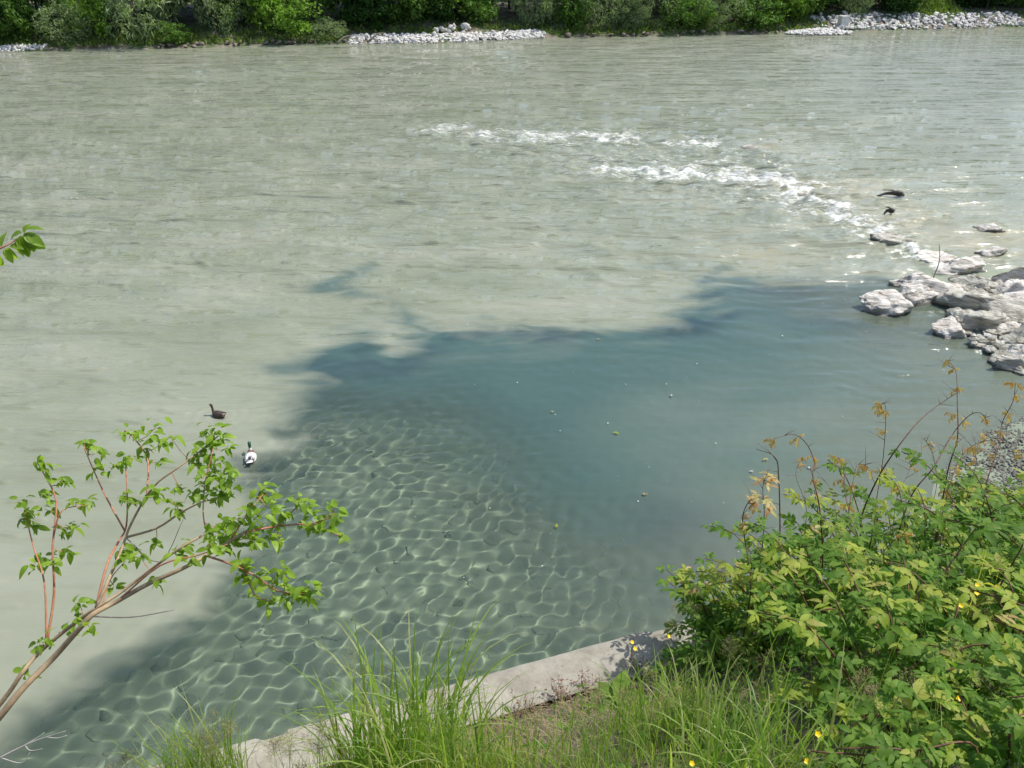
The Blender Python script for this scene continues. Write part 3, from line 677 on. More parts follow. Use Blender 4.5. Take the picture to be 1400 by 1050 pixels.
for i, (px, py, wd, ht, k, lb) in enumerate(GR):
    c = at(px, py + ht * .35, 0); t = (c - Vector((0, 0, H))).length; sx = wd / FPX * t * .60; 
    low = ht < 13
    sz = (.13 + ht / FPX * t * .52) if not low else .28
    sy = min(sx * .8, ht / FPX * t * .75 if not low else sx * .8)
    qq = random.Random(i + 5)
    me = ico_rock('boulder', 5, 500 + i * 3, M_rock if k == 1 else M_rock2, (1, 1, 1), .26, 10, .07 if k == 2 else .03, freq=1.4)
    c.y += sy * .5
    dz = -.27 * sz if not low else (-.22 if lb[:4] in ('subm', 'yell') or 'foam of' in lb else -.17)
    o = link('boulder', me, None, Matrix.Translation((c.x, c.y, dz + .05)) @ Matrix.Rotation(qq.uniform(-.4, .4), 4, 'Z') @ Matrix.Rotation(qq.uniform(-.15, .15), 4, 'Y') @ Matrix.Diagonal((sx * 1.15, sy * 1.2, sz * 1.05, 1)))
    tag(o, lb, 'boulder', 'boulders of the groyne')
# small rubble in between
mb = MB(); q = random.Random(77)
for i in range(520):
    px, py = q.uniform(1300, 1440), q.uniform(380, 510); v = at(px, py)
    if sdpoly(np.array([v.x]), np.array([v.y]), GROYNE)[0] > 0: continue
    s = q.uniform(.06, .28)
    mb.add(cob_big[i % 7], Matrix.Translation((v.x, v.y, q.uniform(-.06, .12))) @ Matrix.Rotation(q.uniform(0, 6.28), 4, 'Z') @ Matrix.Scale(s, 4))
tag(link('groyne_rubble', mb.mesh('groyne_rubble', M_rock2, False)), 'small rubble and shingle between the groyne boulders', 'rubble', kind='stuff')
# twig, snags
a = at(1275, 382, .35); mb = MB(); tp = a + Vector((-.05, .1, 1.15)); mb.tube(spline([a, a + Vector((.05, 0, .6)), tp], 4), lerp_r(9, .022, .008), 5); mb.tube([a + Vector((.04, 0, .75)), a + Vector((.2, 0, 1.0))], [.008, .004], 4)
tag(link('twig', mb.mesh('twig', M_grey)), 'thin bare twig standing upright on the groyne', 'twig')
for (px, py, w_, lb) in [(1218, 268, 36, 'black snag of driftwood lying in the silty current'), (1215, 292, 11, 'small dark branch sticking up above the yellowish rock')]:
    c = at(px, py, .05); t = c.length; L_ = w_ / FPX * t / 2; mb = MB()
    mb.tube(spline([c + Vector((-L_, 0, -.02)), c + Vector((-L_ * .3, .1, .08)), c + Vector((L_ * .5, 0, .12)), c + Vector((L_, .1, 0))], 4), [.03, .04, .05, .05, .06, .07, .08, .11, .13, .12, .08, .05, .03], 6)
    mb.tube(spline([c + Vector((L_ * .4, 0, .1)), c + Vector((L_ * .1, .1, .22)), c + Vector((-L_ * .5, .2, .2))], 3), lerp_r(7, .05, .015), 5)
    tag(link('driftwood_snag', mb.mesh('driftwood_snag', simple('wet_black_wood', (.02, .016, .012), (.06, .05, .04), 8, .4, .3))), lb, 'driftwood')
# gravel on the near right shore
mb = MB()
for i in range(4500):
    px, py = q.uniform(1290, 1480), q.uniform(560, 760); v = at(px, py); x, y = v.x, v.y
    if sdpoly(np.array([x]), np.array([y]), SHORE)[0] > 1.0: continue
    mb.add(cob_big[i % 7], Matrix.Translation((x, y, bedz1(x, y) + .01)) @ Matrix.Rotation(q.uniform(0, 6.28), 4, 'Z') @ Matrix.Scale(q.uniform(.015, .055), 4))
tag(link('shore_gravel', mb.mesh('shore_gravel', simple('wet_gravel', (.15, .15, .12), (.27, .26, .215), 9, .85, .3), False)), 'grey gravel of the small beach behind the tall stems', 'gravel', kind='stuff')

# ------------------------------------------------------------------ retaining wall + near bank
def concrete(name, a, b, dark):
    m, n, l, o = mat(name)
    n1 = noise_n(n, l, 2.2, 8, .65); cr = ramp(n, [(.3, a), (.65, b)]); l(n1.outputs[0], cr.inputs[0])
    n2 = noise_n(n, l, 26, 5, .7); sp = ramp(n, [(.58, (0, 0, 0)), (.68, (1, 1, 1))]); l(n2.outputs[0], sp.inputs[0])
    mx = n.new('ShaderNodeMixRGB'); l(math_n(n, l, 'MULTIPLY', sp.outputs[0], .6), mx.inputs[0]); l(cr.outputs[0], mx.inputs[1]); mx.inputs[2].default_value = (*dark, 1)
    n3 = noise_n(n, l, 2.6, 7, .75, sc=(1, 1, 1)); s3 = ramp(n, [(.46, (0, 0, 0)), (.62, (1, 1, 1))]); l(n3.outputs[0], s3.inputs[0])
    m2 = n.new('ShaderNodeMixRGB'); l(math_n(n, l, 'MULTIPLY', s3.outputs[0], .65), m2.inputs[0]); l(mx.outputs[0], m2.inputs[1]); m2.inputs[2].default_value = (.2, .18, .14, 1)
    p = n.new('ShaderNodeBsdfPrincipled'); l(m2.outputs[0], p.inputs['Base Color']); p.inputs['Roughness'].default_value = .92
    bp = n.new('ShaderNodeBump'); bp.inputs['Strength'].default_value = .5; bp.inputs['Distance'].default_value = .01
    nb = noise_n(n, l, 18, 8, .7); l(nb.outputs[0], bp.inputs['Height']); l(bp.outputs[0], p.inputs['Normal']); l(p.outputs[0], o.inputs[0]); return m
M_con = concrete('weathered_concrete', (.25, .232, .19), (.40, .37, .305), (.13, .12, .09))
def wpt(s, d, z): p = W0 + WU * s + WN * d; return Vector((p.x, p.y, z))
wall = empty('retaining_wall', wpt(0, .2, 0), 'pale concrete retaining wall with a broken coping above the clear pool', 'wall')
mb = MB(); A = [wpt(-30, .03, -3), wpt(60, .03, -3), wpt(60, .03, WTOP - .16), wpt(-30, .03, WTOP - .16), wpt(-30, .5, -3), wpt(60, .5, -3), wpt(60, .5, WTOP - .16), wpt(-30, .5, WTOP - .16)]
mb.v = [tuple(v) for v in A]; mb.f = [(0, 1, 2, 3), (5, 4, 7, 6), (3, 2, 6, 7), (1, 5, 6, 2), (4, 0, 3, 7)]
link('wall_face', mb.mesh('wall_face', M_con, False), wall)
q = random.Random(4); s0 = -8.35
cw = .35
while s0 < 20:
    ln = 1.9 if s0 + 1.9 < 20 else 2; nn = 38; b = MB(); nx = 7
    for i in range(nn + 1):
        s = s0 + .004 + (ln - .008) * i / nn
        for j in range(nx + 1):
            d = cw * j / nx; e = .010 * mnoise.noise(Vector((s * 6, d * 6, 3))) + .005 * mnoise.noise(Vector((s * 23, d * 23, 1)))
            chip = max(0, mnoise.noise(Vector((s * 4.1, 7, j * .3))) - .18) * .12
            dd = d; z = WTOP + e
            if j == 0: dd += .012 + chip * .8; z -= .012 + chip
            if j == nx: dd += .02 * mnoise.noise(Vector((s * 2.3, 2, 0))); z -= .01
            if i in (0, nn): z -= .012
            b.v.append(tuple(wpt(s, dd, z)))
        b.v.append(tuple(wpt(s, chip * .5 + .002, WTOP - .16)))
    m_ = nx + 2
    for i in range(nn):
        for j in range(nx): b.f.append((i * m_ + j, i * m_ + j + 1, (i + 1) * m_ + j + 1, (i + 1) * m_ + j))
        b.f.append((i * m_, (i + 1) * m_, (i + 1) * m_ + nx + 1, i * m_ + nx + 1))
    for i in (0, nn): b.f.append(tuple(i * m_ + j for j in range(m_)))
    link('coping_slab', b.mesh('coping_slab', M_con, False), wall); s0 += 1.9
mb = MB(); ss = [-60, -20] + [-9 + .16 * i for i in range(130)] + [14, 25, 60]; dd = [.36, .42] + [.5 + .12 * i for i in range(28)] + [4.2, 6, 20, 200]
for s in ss:
    for d in dd:
        p = wpt(s, d, 0); z = bankz(d, s) + (.05 * mnoise.noise(Vector((s * 3, d * 3, 0))) + .03 * mnoise.noise(Vector((s * 9, d * 9, 5)))) * (1 if d > .45 else .2)
        mb.v.append((p.x, p.y, z))
n_ = len(dd)
for i in range(len(ss) - 1):
    for j in range(n_ - 1): mb.f.append((i * n_ + j, i * n_ + j + 1, (i + 1) * n_ + j + 1, (i + 1) * n_ + j))
tag(link('near_bank', mb.mesh('near_bank', ground_mat('near_bank_soil', (.07, .05, .035), (.2, .155, .11), (.05, .075, .02), 1.6, .55, 14))), kind='structure')

# ------------------------------------------------------------------ leaves
def leafvf(L_=1.0, W_=.5, n=6, fold=.18, droop=.3, serr=.0, twist=0.0, tip=1.0, wave=0.0):
    """leaf along +Y from the origin, normal +Z, midrib low (folded up), tip drooping"""
    V = [(0, 0, 0)]; F = []
    for i in range(1, n):
        t = i / n; y = L_ * t; z = -droop * L_ * t * t; wv = W_ * .5 * (math.sin(math.pi * t ** .8) ** .8) * tip
        if serr: wv *= 1 + (serr if i % 2 else -serr)
        zz = fold * wv + wave * math.sin(i * 2.2) * W_
        V += [(-wv, y - (.04 * L_ if serr and i % 2 else 0), z + zz), (0, y, z), (wv, y - (.04 * L_ if serr and i % 2 else 0), z + zz)]
    V.append((0, L_, -droop * L_)); e = len(V) - 1
    F += [(0, 2, 1), (0, 3, 2)]
    for i in range(1, n - 1):
        a = 1 + (i - 1) * 3; b = a + 3
        F += [(a, a + 1, b + 1, b), (a + 1, a + 2, b + 2, b + 1)]
    a = 1 + (n - 2) * 3; F += [(a, a + 1, e), (a + 1, a + 2, e)]
    return V, F
def frame(p, d, up=Vector((0, 0, 1)), s=1.0, roll=0.0):
    """matrix with +Y along d, +Z near up"""
    y = d.normalized(); z = up - y * up.dot(y)
    if z.length < 1e-3: z = y.orthogonal()
    z.normalize(); x = y.cross(z); M = Matrix((x, y, z)).transposed().to_4x4()
    return Matrix.Translation(p) @ M @ Matrix.Rotation(roll, 4, 'Y') @ Matrix.Scale(s, 4)
def vf_mesh(name, vf, m):
    b = MB(); b.add(vf); return b.mesh(name, m, True)
def compound(kind, seed):
    q = random.Random(seed); b = MB()
    lf = lambda: leafvf(1, q.uniform(.42, .54), 9, .28, q.uniform(.15, .5), .08, wave=.03)
    I = Matrix.Identity(4)
    if kind == 3:
        b.tube([(0, 0, 0), (0, .35, .03), (0, .7, 0)], [.012, .01, .008], 4)
        b.add(lf(), Matrix.Translation((0, .68, 0)) @ Matrix.Scale(.95, 4))
        for s in (-1, 1): b.add(lf(), Matrix.Translation((0, .38, .01)) @ Matrix.Rotation(-s * R(q.uniform(50, 70)), 4, 'Z') @ Matrix.Rotation(s * R(-12), 4, 'Y') @ Matrix.Scale(.8, 4))
    else:
        b.tube([(0, 0, 0), (0, .5, .03), (0, 1.1, 0)], [.012, .01, .008], 4)
        b.add(lf(), Matrix.Translation((0, 1.08, 0)) @ Matrix.Scale(.85, 4))
        for y, sc in ((.45, .75), (.85, .8)):
            for s in (-1, 1): b.add(lf(), Matrix.Translation((0, y, .01)) @ Matrix.Rotation(-s * R(q.uniform(55, 72)), 4, 'Z') @ Matrix.Rotation(s * R(-12), 4, 'Y') @ Matrix.Scale(sc, 4))
    return (b.v, b.f)
CV = [compound(3, 1), compound(3, 2), compound(5, 3), compound(3, 4), compound(5, 5)]
CM = {m.name: [vf_mesh('compound_leaf', v, m) for v in CV] for m in (M_leaf_bright, M_leaf_mid, M_leaf_young)}

# ------------------------------------------------------------------ shrub thicket on the right
def shrub(base, rad, h, nc, label, seed, lean=Vector((0, 0, 0)), inner=90, leafs=.075):
    q = random.Random(seed); t = empty('bramble_shrub', base, label, 'shrub', 'leafy shrubs of the bank thicket')
    inn = MB(); st = MB(); count = 0
    for c in range(nc):
        a = q.uniform(0, 6.28); rr = rad * math.sqrt(q.random()); b0 = base + Vector((math.cos(a) * rr * .35, math.sin(a) * rr * .35, -.05))
        hh = h * q.uniform(.6, 1.1); top = b0 + Vector((math.cos(a) * rr * .75, math.sin(a) * rr * .75, hh)) + lean * q.uniform(.5, 1.2)
        mid = (b0 + top) / 2 + Vector((0, 0, hh * .15)); end = top + Vector((math.cos(a) * .18, math.sin(a) * .18, q.uniform(-.08, .04))) + lean * .3
        P = spline([b0, mid, top, end], 4); st.tube(P, lerp_r(len(P), .007, .003), 4)
        n = len(P)
        for i in range(int(n * .35), n):
            if q.random() < .12: continue
            for rep in range(1 if q.random() < .45 else 2):
                ang = i * 2.4 + rep * 3 + q.uniform(-.5, .5)
                d = Vector((math.cos(ang), math.sin(ang), q.uniform(-.1, .35)))
                hi = i / n
                M = frame(P[i], d, Vector((q.gauss(.15, .3), q.gauss(-.15, .3), 1)), leafs * q.uniform(.7, 1.25) * (1.1 if hi < .8 else .8))
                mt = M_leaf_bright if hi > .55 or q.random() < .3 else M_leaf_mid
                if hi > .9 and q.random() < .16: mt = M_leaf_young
                if hi > .5 and count < 75:
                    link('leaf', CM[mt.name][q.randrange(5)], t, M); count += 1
                else: inn.add(CV[q.randrange(5)], M)
    for i in range(inner):
        a = q.uniform(0, 6.28); rr = rad * math.sqrt(q.random()); p = base + Vector((math.cos(a) * rr, math.sin(a) * rr, h * q.uniform(.1, .8))) + lean * .5
        inn.add(CV[q.randrange(5)], frame(p, Vector((q.gauss(0, 1), q.gauss(0, 1), q.uniform(-.2, .4))), Vector((q.gauss(0, .4), q.gauss(0, .4), 1)), leafs * q.uniform(.6, 1.1)))
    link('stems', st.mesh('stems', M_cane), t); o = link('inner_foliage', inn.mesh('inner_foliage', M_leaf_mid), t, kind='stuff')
    return t
OUT = -WN  # towards the river
BS = [(1.3, .62, .36, .42, 'low leafy tip of the thicket reaching over the end of the visible coping'),
      (1.7, .7, .5, .55, 'leafy shrub just behind the leftmost tip of the thicket'),
      (2.2, .4, .6, .58, 'bright shrub with reddish shoots right of the coping end'),
      (2.75, .5, .6, .72, 'yellow green shrub below the first arching red cane'),
      (3.4, .6, .6, .55, 'shrub at the top of the thicket below the arched cane pair'),
      (4.05, .75, .6, .45, 'shrub under the tallest straight reddish stem'),
      (4.8, .9, .6, .32, 'shrub in front of the gravel beach'),
      (5.6, 1.0, .6, .3, 'shrub cut by the right edge next to the gravel beach'),
      (1.55, 1.3, .5, .55, 'dark lower shrub bordering the tall grass'),
      (2.2, 1.15, .6, .66, 'broad leafed shrub in the left middle of the thicket'),
      (2.9, 1.25, .62, .68, 'dense shrub in the centre of the thicket'),
      (3.6, 1.2, .62, .58, 'dense shrub right of the centre of the thicket'),
      (4.35, 1.25, .65, .5, 'shrub with a dark cane crossing it near the right edge'),
      (1.15, 2.0, .5, .45, 'low shrub above the two lowest buttercups'),
      (1.75, 2.0, .5, .5, 'shrub with large pale leaves in the lower thicket'),
      (2.4, 2.05, .55, .52, 'lower right shrub beneath a sloping dark cane'),
      (3.1, 2.0, .6, .55, 'shrub at the lower right edge of the photo'),
      (1.5, 2.75, .5, .36, 'shrub in the bottom right corner'),
      (.75, 2.6, .4, .3, 'low shrub at the bottom edge left of the corner')]
for i, (s, d, r_, h_, lb) in enumerate(BS):
    shrub(bank(s, d), r_, h_, 18, lb, 900 + i, OUT * .12, leafs=.066 if d < 2.3 else .055, inner=170)

# ------------------------------------------------------------------ tall canes with drooping young leaves
def young(seed):
    q = random.Random(seed); b = MB(); b.tube([(0, 0, 0), (0, .5, .0), (0, 1, -.1)], [.012, .01, .006], 3)
    for k in range(5):
        y = .3 + .17 * k
        for s in (-1, 1): b.add(leafvf(1, .24, 4, .5, .6), Matrix.Translation((0, y, -.05 * k)) @ Matrix.Rotation(-s * R(q.uniform(25, 60)), 4, 'Z') @ Matrix.Rotation(R(-50), 4, 'X') @ Matrix.Scale(q.uniform(.35, .6), 4))
    return (b.v, b.f)
YM = [vf_mesh('young_leaf', young(i), M_leaf_young) for i in range(3)]
C7 = lambda x, y: (900 + x * .3618, 480 + y * .3618)
ST = [([(350, 880), (325, 700), (320, 620), (350, 560), (395, 555)], 4.9, 1, 'l', 'short cane hooked over at its tip at the left of the thicket', [(.55, 2), (.75, 3), (.98, 1)]),
      ([(455, 960), (460, 700), (455, 480), (440, 400), (370, 370)], 5.0, 1.2, 'n', 'bare dark cane bent sharply left at its tip', [(.3, 1)]),
      ([(380, 860), (400, 640), (395, 520), (405, 465)], 5.0, .8, 'l', 'slim reddish shoot beside the bare bent cane', [(.6, 2), (.8, 2), (1, 3)]),
      ([(620, 820), (610, 600), (585, 480), (590, 420), (560, 350), (510, 315), (440, 330)], 5.1, 1.1, 'y', 'arching red cane with drooping bronze tips', [(.45, 2), (.62, 2), (.82, 2), (1, 4)]),
      ([(715, 780), (725, 640), (705, 530), (700, 440), (680, 400)], 5.2, .9, 'y', 'upright reddish cane in the middle of the thicket', [(.5, 2), (.7, 2), (.95, 3), (1, 2)]),
      ([(715, 640), (735, 500), (755, 430), (800, 440)], 5.15, .8, 'y', 'short forked cane leaning right beside the upright one', [(.5, 2), (.8, 2), (1, 3)]),
      ([(815, 660), (825, 560), (850, 400), (860, 220), (840, 200)], 5.5, .8, 'y', 'thin straight shoot left of the long dark slanting cane', [(.55, 2), (.7, 2), (.82, 3), (.95, 2), (1, 3)]),
      ([(760, 740), (770, 620), (830, 480), (900, 370), (980, 270), (1050, 210), (1140, 150)], 5.3, 1.3, 'n', 'long bare dark cane slanting up to the right', []),
      ([(1050, 690), (1095, 450), (1130, 330), (1130, 200), (1125, 80), (1090, 30)], 5.5, 1.1, 'y', 'tallest straight reddish stem of the thicket', [(.3, 2), (.5, 2), (.62, 3), (.75, 2), (.88, 3), (1, 4)]),
      ([(910, 680), (960, 540), (1040, 440), (1090, 350), (1130, 290), (1180, 240), (1220, 235), (1245, 275)], 5.4, 1.1, 'n', 'dark arched cane hooking over right of the tallest stem', [(.7, 2), (.95, 2)]),
      ([(1215, 660), (1240, 500), (1290, 350), (1300, 270), (1340, 190), (1350, 120)], 5.6, 1.0, 'y', 'tall red stem nearest the right edge', [(.45, 2), (.6, 2), (.75, 3), (.9, 2), (1, 4)]),
      ([(1065, 650), (1110, 480), (1160, 380), (1245, 330)], 5.3, .9, 'y', 'leaning cane crossing behind the tallest stem', [(.4, 2), (.6, 2), (.85, 2), (1, 2)]),
      ([(930, 1060), (1100, 810), (1200, 670), (1280, 595), (1345, 575)], 4.2, 1.1, 'n', 'long dark cane slanting low over the thicket', []),
      ([(1180, 1100), (1290, 890), (1385, 720), (1470, 560)], 3.7, 1.2, 'n', 'thick brown cane slanting across the right edge', []),
      ([(650, 1050), (850, 760), (930, 690)], 4.6, .8, 'n', 'short dark cane lying in the centre of the thicket', [(1, 2)])]
ST += [([(540, 760), (560, 600), (520, 470), (545, 400)], 5.2, .5, 'y', 'thin side shoot left of the arching red cane', [(.9, 1), (1, 2)]),
       ([(880, 720), (900, 560), (950, 450), (965, 400)], 5.5, .5, 'y', 'thin twiggy shoot right of the long slanting cane', [(.6, 1), (.8, 1), (1, 2)]),
       ([(660, 800), (675, 650), (650, 520), (600, 470)], 5.0, .5, 'n', 'thin bare twig behind the arching red cane', []),
       ([(1000, 680), (1050, 520), (1040, 400), (1000, 330), (995, 400)], 5.4, .6, 'n', 'drooping seedy twig between the slanting and the arched cane', [(.7, 1)]),
       ([(1150, 700), (1165, 560), (1200, 430), (1190, 360)], 5.6, .5, 'y', 'thin shoot between the tallest stem and the right edge stem', [(.6, 2), (.8, 1), (1, 2)]),
       ([(1290, 660), (1310, 520), (1370, 400), (1400, 330)], 5.7, .6, 'y', 'slim shoot leaving the photo at the right edge', [(.5, 2), (.8, 2)])]
for i, (pl, t0, th, kd, lb, cl) in enumerate(ST):
    q = random.Random(i + 70); P = []
    for k, (x, y) in enumerate(pl):
        px, py = C7(x, y); P.append(atd(px, py, t0 + .12 * math.sin(k * 1.3 + i)))
    root = P[0].copy(); P.insert(0, root + Vector((0, -.05, -.45)))
    Q = spline(P, 6); n = len(Q); t = empty('tall_cane', Q[0], lb, 'cane', 'tall canes above the thicket')
    mb = MB(); mb.tube(Q, lerp_r(n, .0052 * th, .0016 * th), 6)
    # thorns / side twigs
    for k in range(8):
        j = q.randrange(int(n * .3), n - 1); d = Vector((q.gauss(0, 1), q.gauss(0, 1), .5)).normalized(); mb.tube([Q[j], Q[j] + d * q.uniform(.04, .14)], [.002, .0008], 4)
    link('stem', mb.mesh('stem', M_cane), t)
    for (f, m) in cl:
        j = min(n - 1, int(f * (n - 1))); px, py, dep = proj(Q[j])
        for k in range(m + 2):
            a = q.uniform(0, 6.28); d = Vector((math.cos(a), math.sin(a), q.uniform(-.7, .3)))
            if kd == 'l': link('leaf', CM[M_leaf_young.name][q.randrange(5)], t, frame(Q[j], d, Vector((q.gauss(0, .3), q.gauss(0, .3), 1)), q.uniform(.045, .065)))
            else: link('leaf', YM[q.randrange(3)], t, frame(Q[j], d, Vector((0, 0, 1)), q.uniform(.035, .065)))

# ------------------------------------------------------------------ sapling on the left
C6 = lambda x, y: (x * .486, 540 + y * .486)
BR = [([(-260, 1230), (-120, 1050), (0, 905), (70, 820), (150, 740), (230, 650), (265, 615), (330, 580), (420, 530), (520, 485), (600, 440), (690, 385)], .0, 11, 4, 'b'),
      ([(-240, 1160), (0, 870), (60, 785), (110, 725), (200, 650), (270, 600), (340, 555), (400, 510), (500, 435), (570, 395)], .1, 7, 3, 'b'),
      ([(275, 600), (305, 520), (340, 440), (370, 360), (430, 260), (500, 205), (560, 160), (620, 110)], .25, 5, 1.6, 'b'),
      ([(270, 600), (300, 480), (335, 410), (355, 370), (358, 280), (352, 180)], .3, 4, 1.5, 'r'),
      ([(348, 385), (300, 290), (265, 215), (237, 150)], .35, 3, 1.2, 'r'),
      ([(415, 275), (415, 180), (375, 120), (350, 100)], .35, 3, 1.2, 'r'),
      ([(360, 400), (440, 375), (510, 330), (570, 300), (610, 290), (640, 240)], .15, 4, 1.4, 'b'),
      ([(140, 700), (152, 560), (148, 430), (158, 300), (125, 225), (105, 190)], .2, 4, 1.3, 'r'),
      ([(120, 715), (125, 530), (95, 430), (80, 370), (70, 310)], .25, 3, 1.2, 'r'),
      ([(142, 410), (175, 325), (245, 310)], .22, 2.4, 1, 'r'),
      ([(590, 448), (660, 480), (720, 510), (780, 550), (860, 560)], -.1, 3.4, 1.2, 'r'),
      ([(690, 500), (715, 560), (755, 580)], -.1, 2, 1, 'r'),
      ([(680, 390), (780, 370), (870, 365), (955, 395)], .05, 3.4, 1.2, 'r'),
      ([(770, 370), (820, 330), (850, 300)], .1, 2.2, 1, 'r'),
      ([(865, 368), (925, 345), (940, 320)], .1, 2.2, 1, 'r'),
      ([(640, 400), (700, 330), (740, 280)], .1, 2.4, 1, 'r'),
      ([(330, 580), (450, 480), (560, 450), (640, 420)], -.1, 3, 1.3, 'r'),
      ([(600, 440), (575, 360), (572, 300), (580, 230), (600, 150)], .2, 2.4, 1, 'r'),
      ([(285, 575), (310, 520), (350, 470)], .1, 2, 1, 'r'),
      ([(270, 640), (370, 625), (490, 605)], -.1, 2.4, 1, 'g'),
      ([(385, 420), (450, 470), (520, 340)], .1, 1.6, .8, 'g')]
ROS = [(110, 190), (135, 205), (182, 235), (60, 300), (80, 330), (125, 280), (125, 320), (175, 240), (245, 300), (215, 300), (180, 375), (205, 375), (95, 365), (60, 350), (185, 440), (110, 465), (95, 480), (150, 475), (130, 690), (110, 700), (70, 780), (185, 655), (225, 590), (218, 625), (255, 655),
       (237, 135), (275, 160), (250, 150), (265, 210), (350, 100), (385, 100), (440, 90), (430, 115), (480, 120), (400, 150), (375, 175), (440, 190), (350, 180), (320, 195), (440, 270), (370, 295), (345, 290), (510, 265), (490, 300), (545, 280), (500, 325), (430, 285), (460, 130),
       (575, 95), (600, 100), (625, 112), (580, 140), (545, 150), (555, 190), (590, 170), (620, 190), (640, 150), (600, 215), (560, 230), (640, 235), (655, 265), (600, 280), (570, 285), (625, 290), (560, 250), (600, 130), (575, 170), (610, 240), (650, 215),
       (340, 440), (370, 430), (350, 460), (395, 455), (320, 535), (440, 415), (500, 440), (520, 420), (445, 515), (530, 470),
       (590, 380), (620, 370), (640, 355), (660, 350), (700, 335), (730, 340), (720, 375), (690, 400), (650, 400), (600, 410), (630, 440), (590, 440), (740, 265), (725, 280), (755, 290), (760, 320), (700, 310), (780, 360), (750, 400), (785, 410), (830, 295), (850, 300), (870, 320), (805, 335), (850, 360), (890, 360), (930, 320), (945, 345), (925, 370), (955, 395), (880, 375), (680, 350), (710, 410), (620, 400), (665, 420),
       (685, 465), (690, 490), (680, 515), (715, 560), (755, 580), (735, 510), (790, 490), (800, 510), (770, 525), (800, 555), (830, 560), (850, 550), (880, 548), (870, 575), (820, 570)]
D0 = 3.7
sap = empty('dogwood_sapling', atd(-130, 1140, D0), 'young tree with drooping bright green leaves leaning in from the lower left', 'tree')
nodes = []
for k, (pl, dd_, r0, r1, kd) in enumerate(BR):
    P = [atd(*C6(x, y), D0 + dd_ * min(1, .3 + j * .35) + .04 * math.sin(j * 2 + k)) for j, (x, y) in enumerate(pl)]
    if k >= 2:
        b = min(nodes, key=lambda n_: (n_[1][0] - C6(*pl[0])[0]) ** 2 + (n_[1][1] - C6(*pl[0])[1]) ** 2); dd0 = b[1][2] - proj(P[0])[2]
        P = [b[0]] + [atd(*C6(x, y), proj(P[j + 1])[2] + dd0 * max(0, 1 - .4 * (j + 1))) for j, (x, y) in enumerate(pl[1:])]
    Q = spline(P, 4); u = D0 / FPX * .486
    mb = MB(); mb.tube(Q, lerp_r(len(Q), r0 * u, r1 * u * 1.1), 7)
    link('trunk' if k == 0 else 'branch', mb.mesh('branch', {'b': M_bark, 'r': M_red, 'g': M_grey}[kd]), sap)
    if kd != 'g': nodes += [(q_, proj(q_)) for q_ in Q[4:]]
LV = [leafvf(1, .54, 9, .3, dr, 0, wave=.015, tip=1.0) for dr in (.25, .4, .6, .85)]
LM = [vf_mesh('leaf', v, M_leaf_sap) for v in LV]
tw = MB(); fol = MB(); q = random.Random(12); cnt = 0
for (x, y) in ROS:
    px, py = C6(x, y); b = min(nodes, key=lambda n_: (n_[1][0] - px) ** 2 + (n_[1][1] - py) ** 2)
    dep = b[1][2] + q.uniform(-.06, .06); p = atd(px, py, dep)
    tw.tube([b[0], (b[0] + p) / 2 + Vector((0, 0, -.012)), p], [.0022, .0018, .0014], 4)
    for k in range(q.choice((7, 8, 8, 9))):
        a = k * 1.05 + q.uniform(-.3, .3); d = Vector((math.cos(a), math.sin(a), q.uniform(-.75, .45)))
        M = frame(p + Vector((q.gauss(0, .014), q.gauss(0, .014), q.gauss(0, .016))), d, Vector((q.gauss(0, .25), q.gauss(0, .25), 1)), q.uniform(.034, .06), q.uniform(-.4, .4)); j = q.randrange(4)
        if cnt % 4 == 0 and cnt < 1190: link('leaf', LM[j], sap, M)
        else: fol.add(LV[j], M)
        cnt += 1
link('twigs', tw.mesh('twigs', M_red), sap); link('foliage', fol.mesh('foliage', M_leaf_sap), sap, kind='stuff')
# branch tip entering at the left edge, further up
tp = empty('branch_tip', atd(-60, 330, 3.0), 'leafy twig tip poking in at the left edge over the river', 'branch')
mb = MB(); P = [atd(-90, 352, 3.0), atd(-20, 345, 3.0), atd(10, 335, 3.0), atd(30, 322, 3.02)]; Q = spline(P, 4); mb.tube(Q, lerp_r(len(Q), .006, .0018), 6); link('twig', mb.mesh('twig', M_red), tp)
for (px, py, ax, ay, s) in [(32, 320, 1, .5, .055), (32, 320, .5, .9, .06), (32, 320, .8, .8, .055), (30, 318, -1, .2, .045), (26, 328, -.3, 1, .05), (32, 318, .4, -.6, .03), (12, 338, -.2, 1, .055), (14, 336, .8, -.1, .035), (2, 338, .2, -.8, .04), (4, 342, .3, .5, .04), (-8, 345, 0, 1, .05), (34, 318, .3, 1, .055), (28, 322, .1, 1, .06), (38, 320, 1, .9, .05), (22, 328, .5, .8, .05), (36, 314, .9, -.2, .04)]:
    d = Vector((ax, q.uniform(-.3, .3), -ay)).normalized(); link('leaf', LM[1], tp, frame(atd(px, py, 3.01), d, Vector((.1, -.6, 1)), s * 1.45, q.uniform(-.4, .4)))
# dead branch bottom left
db = empty('dead_branch', atd(-40, 1060, 3.6), 'bleached bare forked twig at the lower left corner', 'branch')
for k, pl in enumerate([[(-80, 1060), (0, 1020), (70, 985), (120, 965), (185, 945)], [(60, 990), (95, 970), (125, 950)], [(70, 985), (85, 1000), (120, 995)], [(0, 1020), (60, 1035), (85, 1005)], [(130, 962), (160, 965), (188, 958)]]):
    P = spline([atd(*C6(x, y), 3.6) for x, y in pl], 4); mb = MB(); mb.tube(P, lerp_r(len(P), .0042 if k == 0 else .0024, .0012), 5); link('twig', mb.mesh('twig', simple('bleached_twig_%s' % 'abcde'[k], (.35, .32, .3), (.55, .5, .47), 20, .8, 0)), db)
o = None

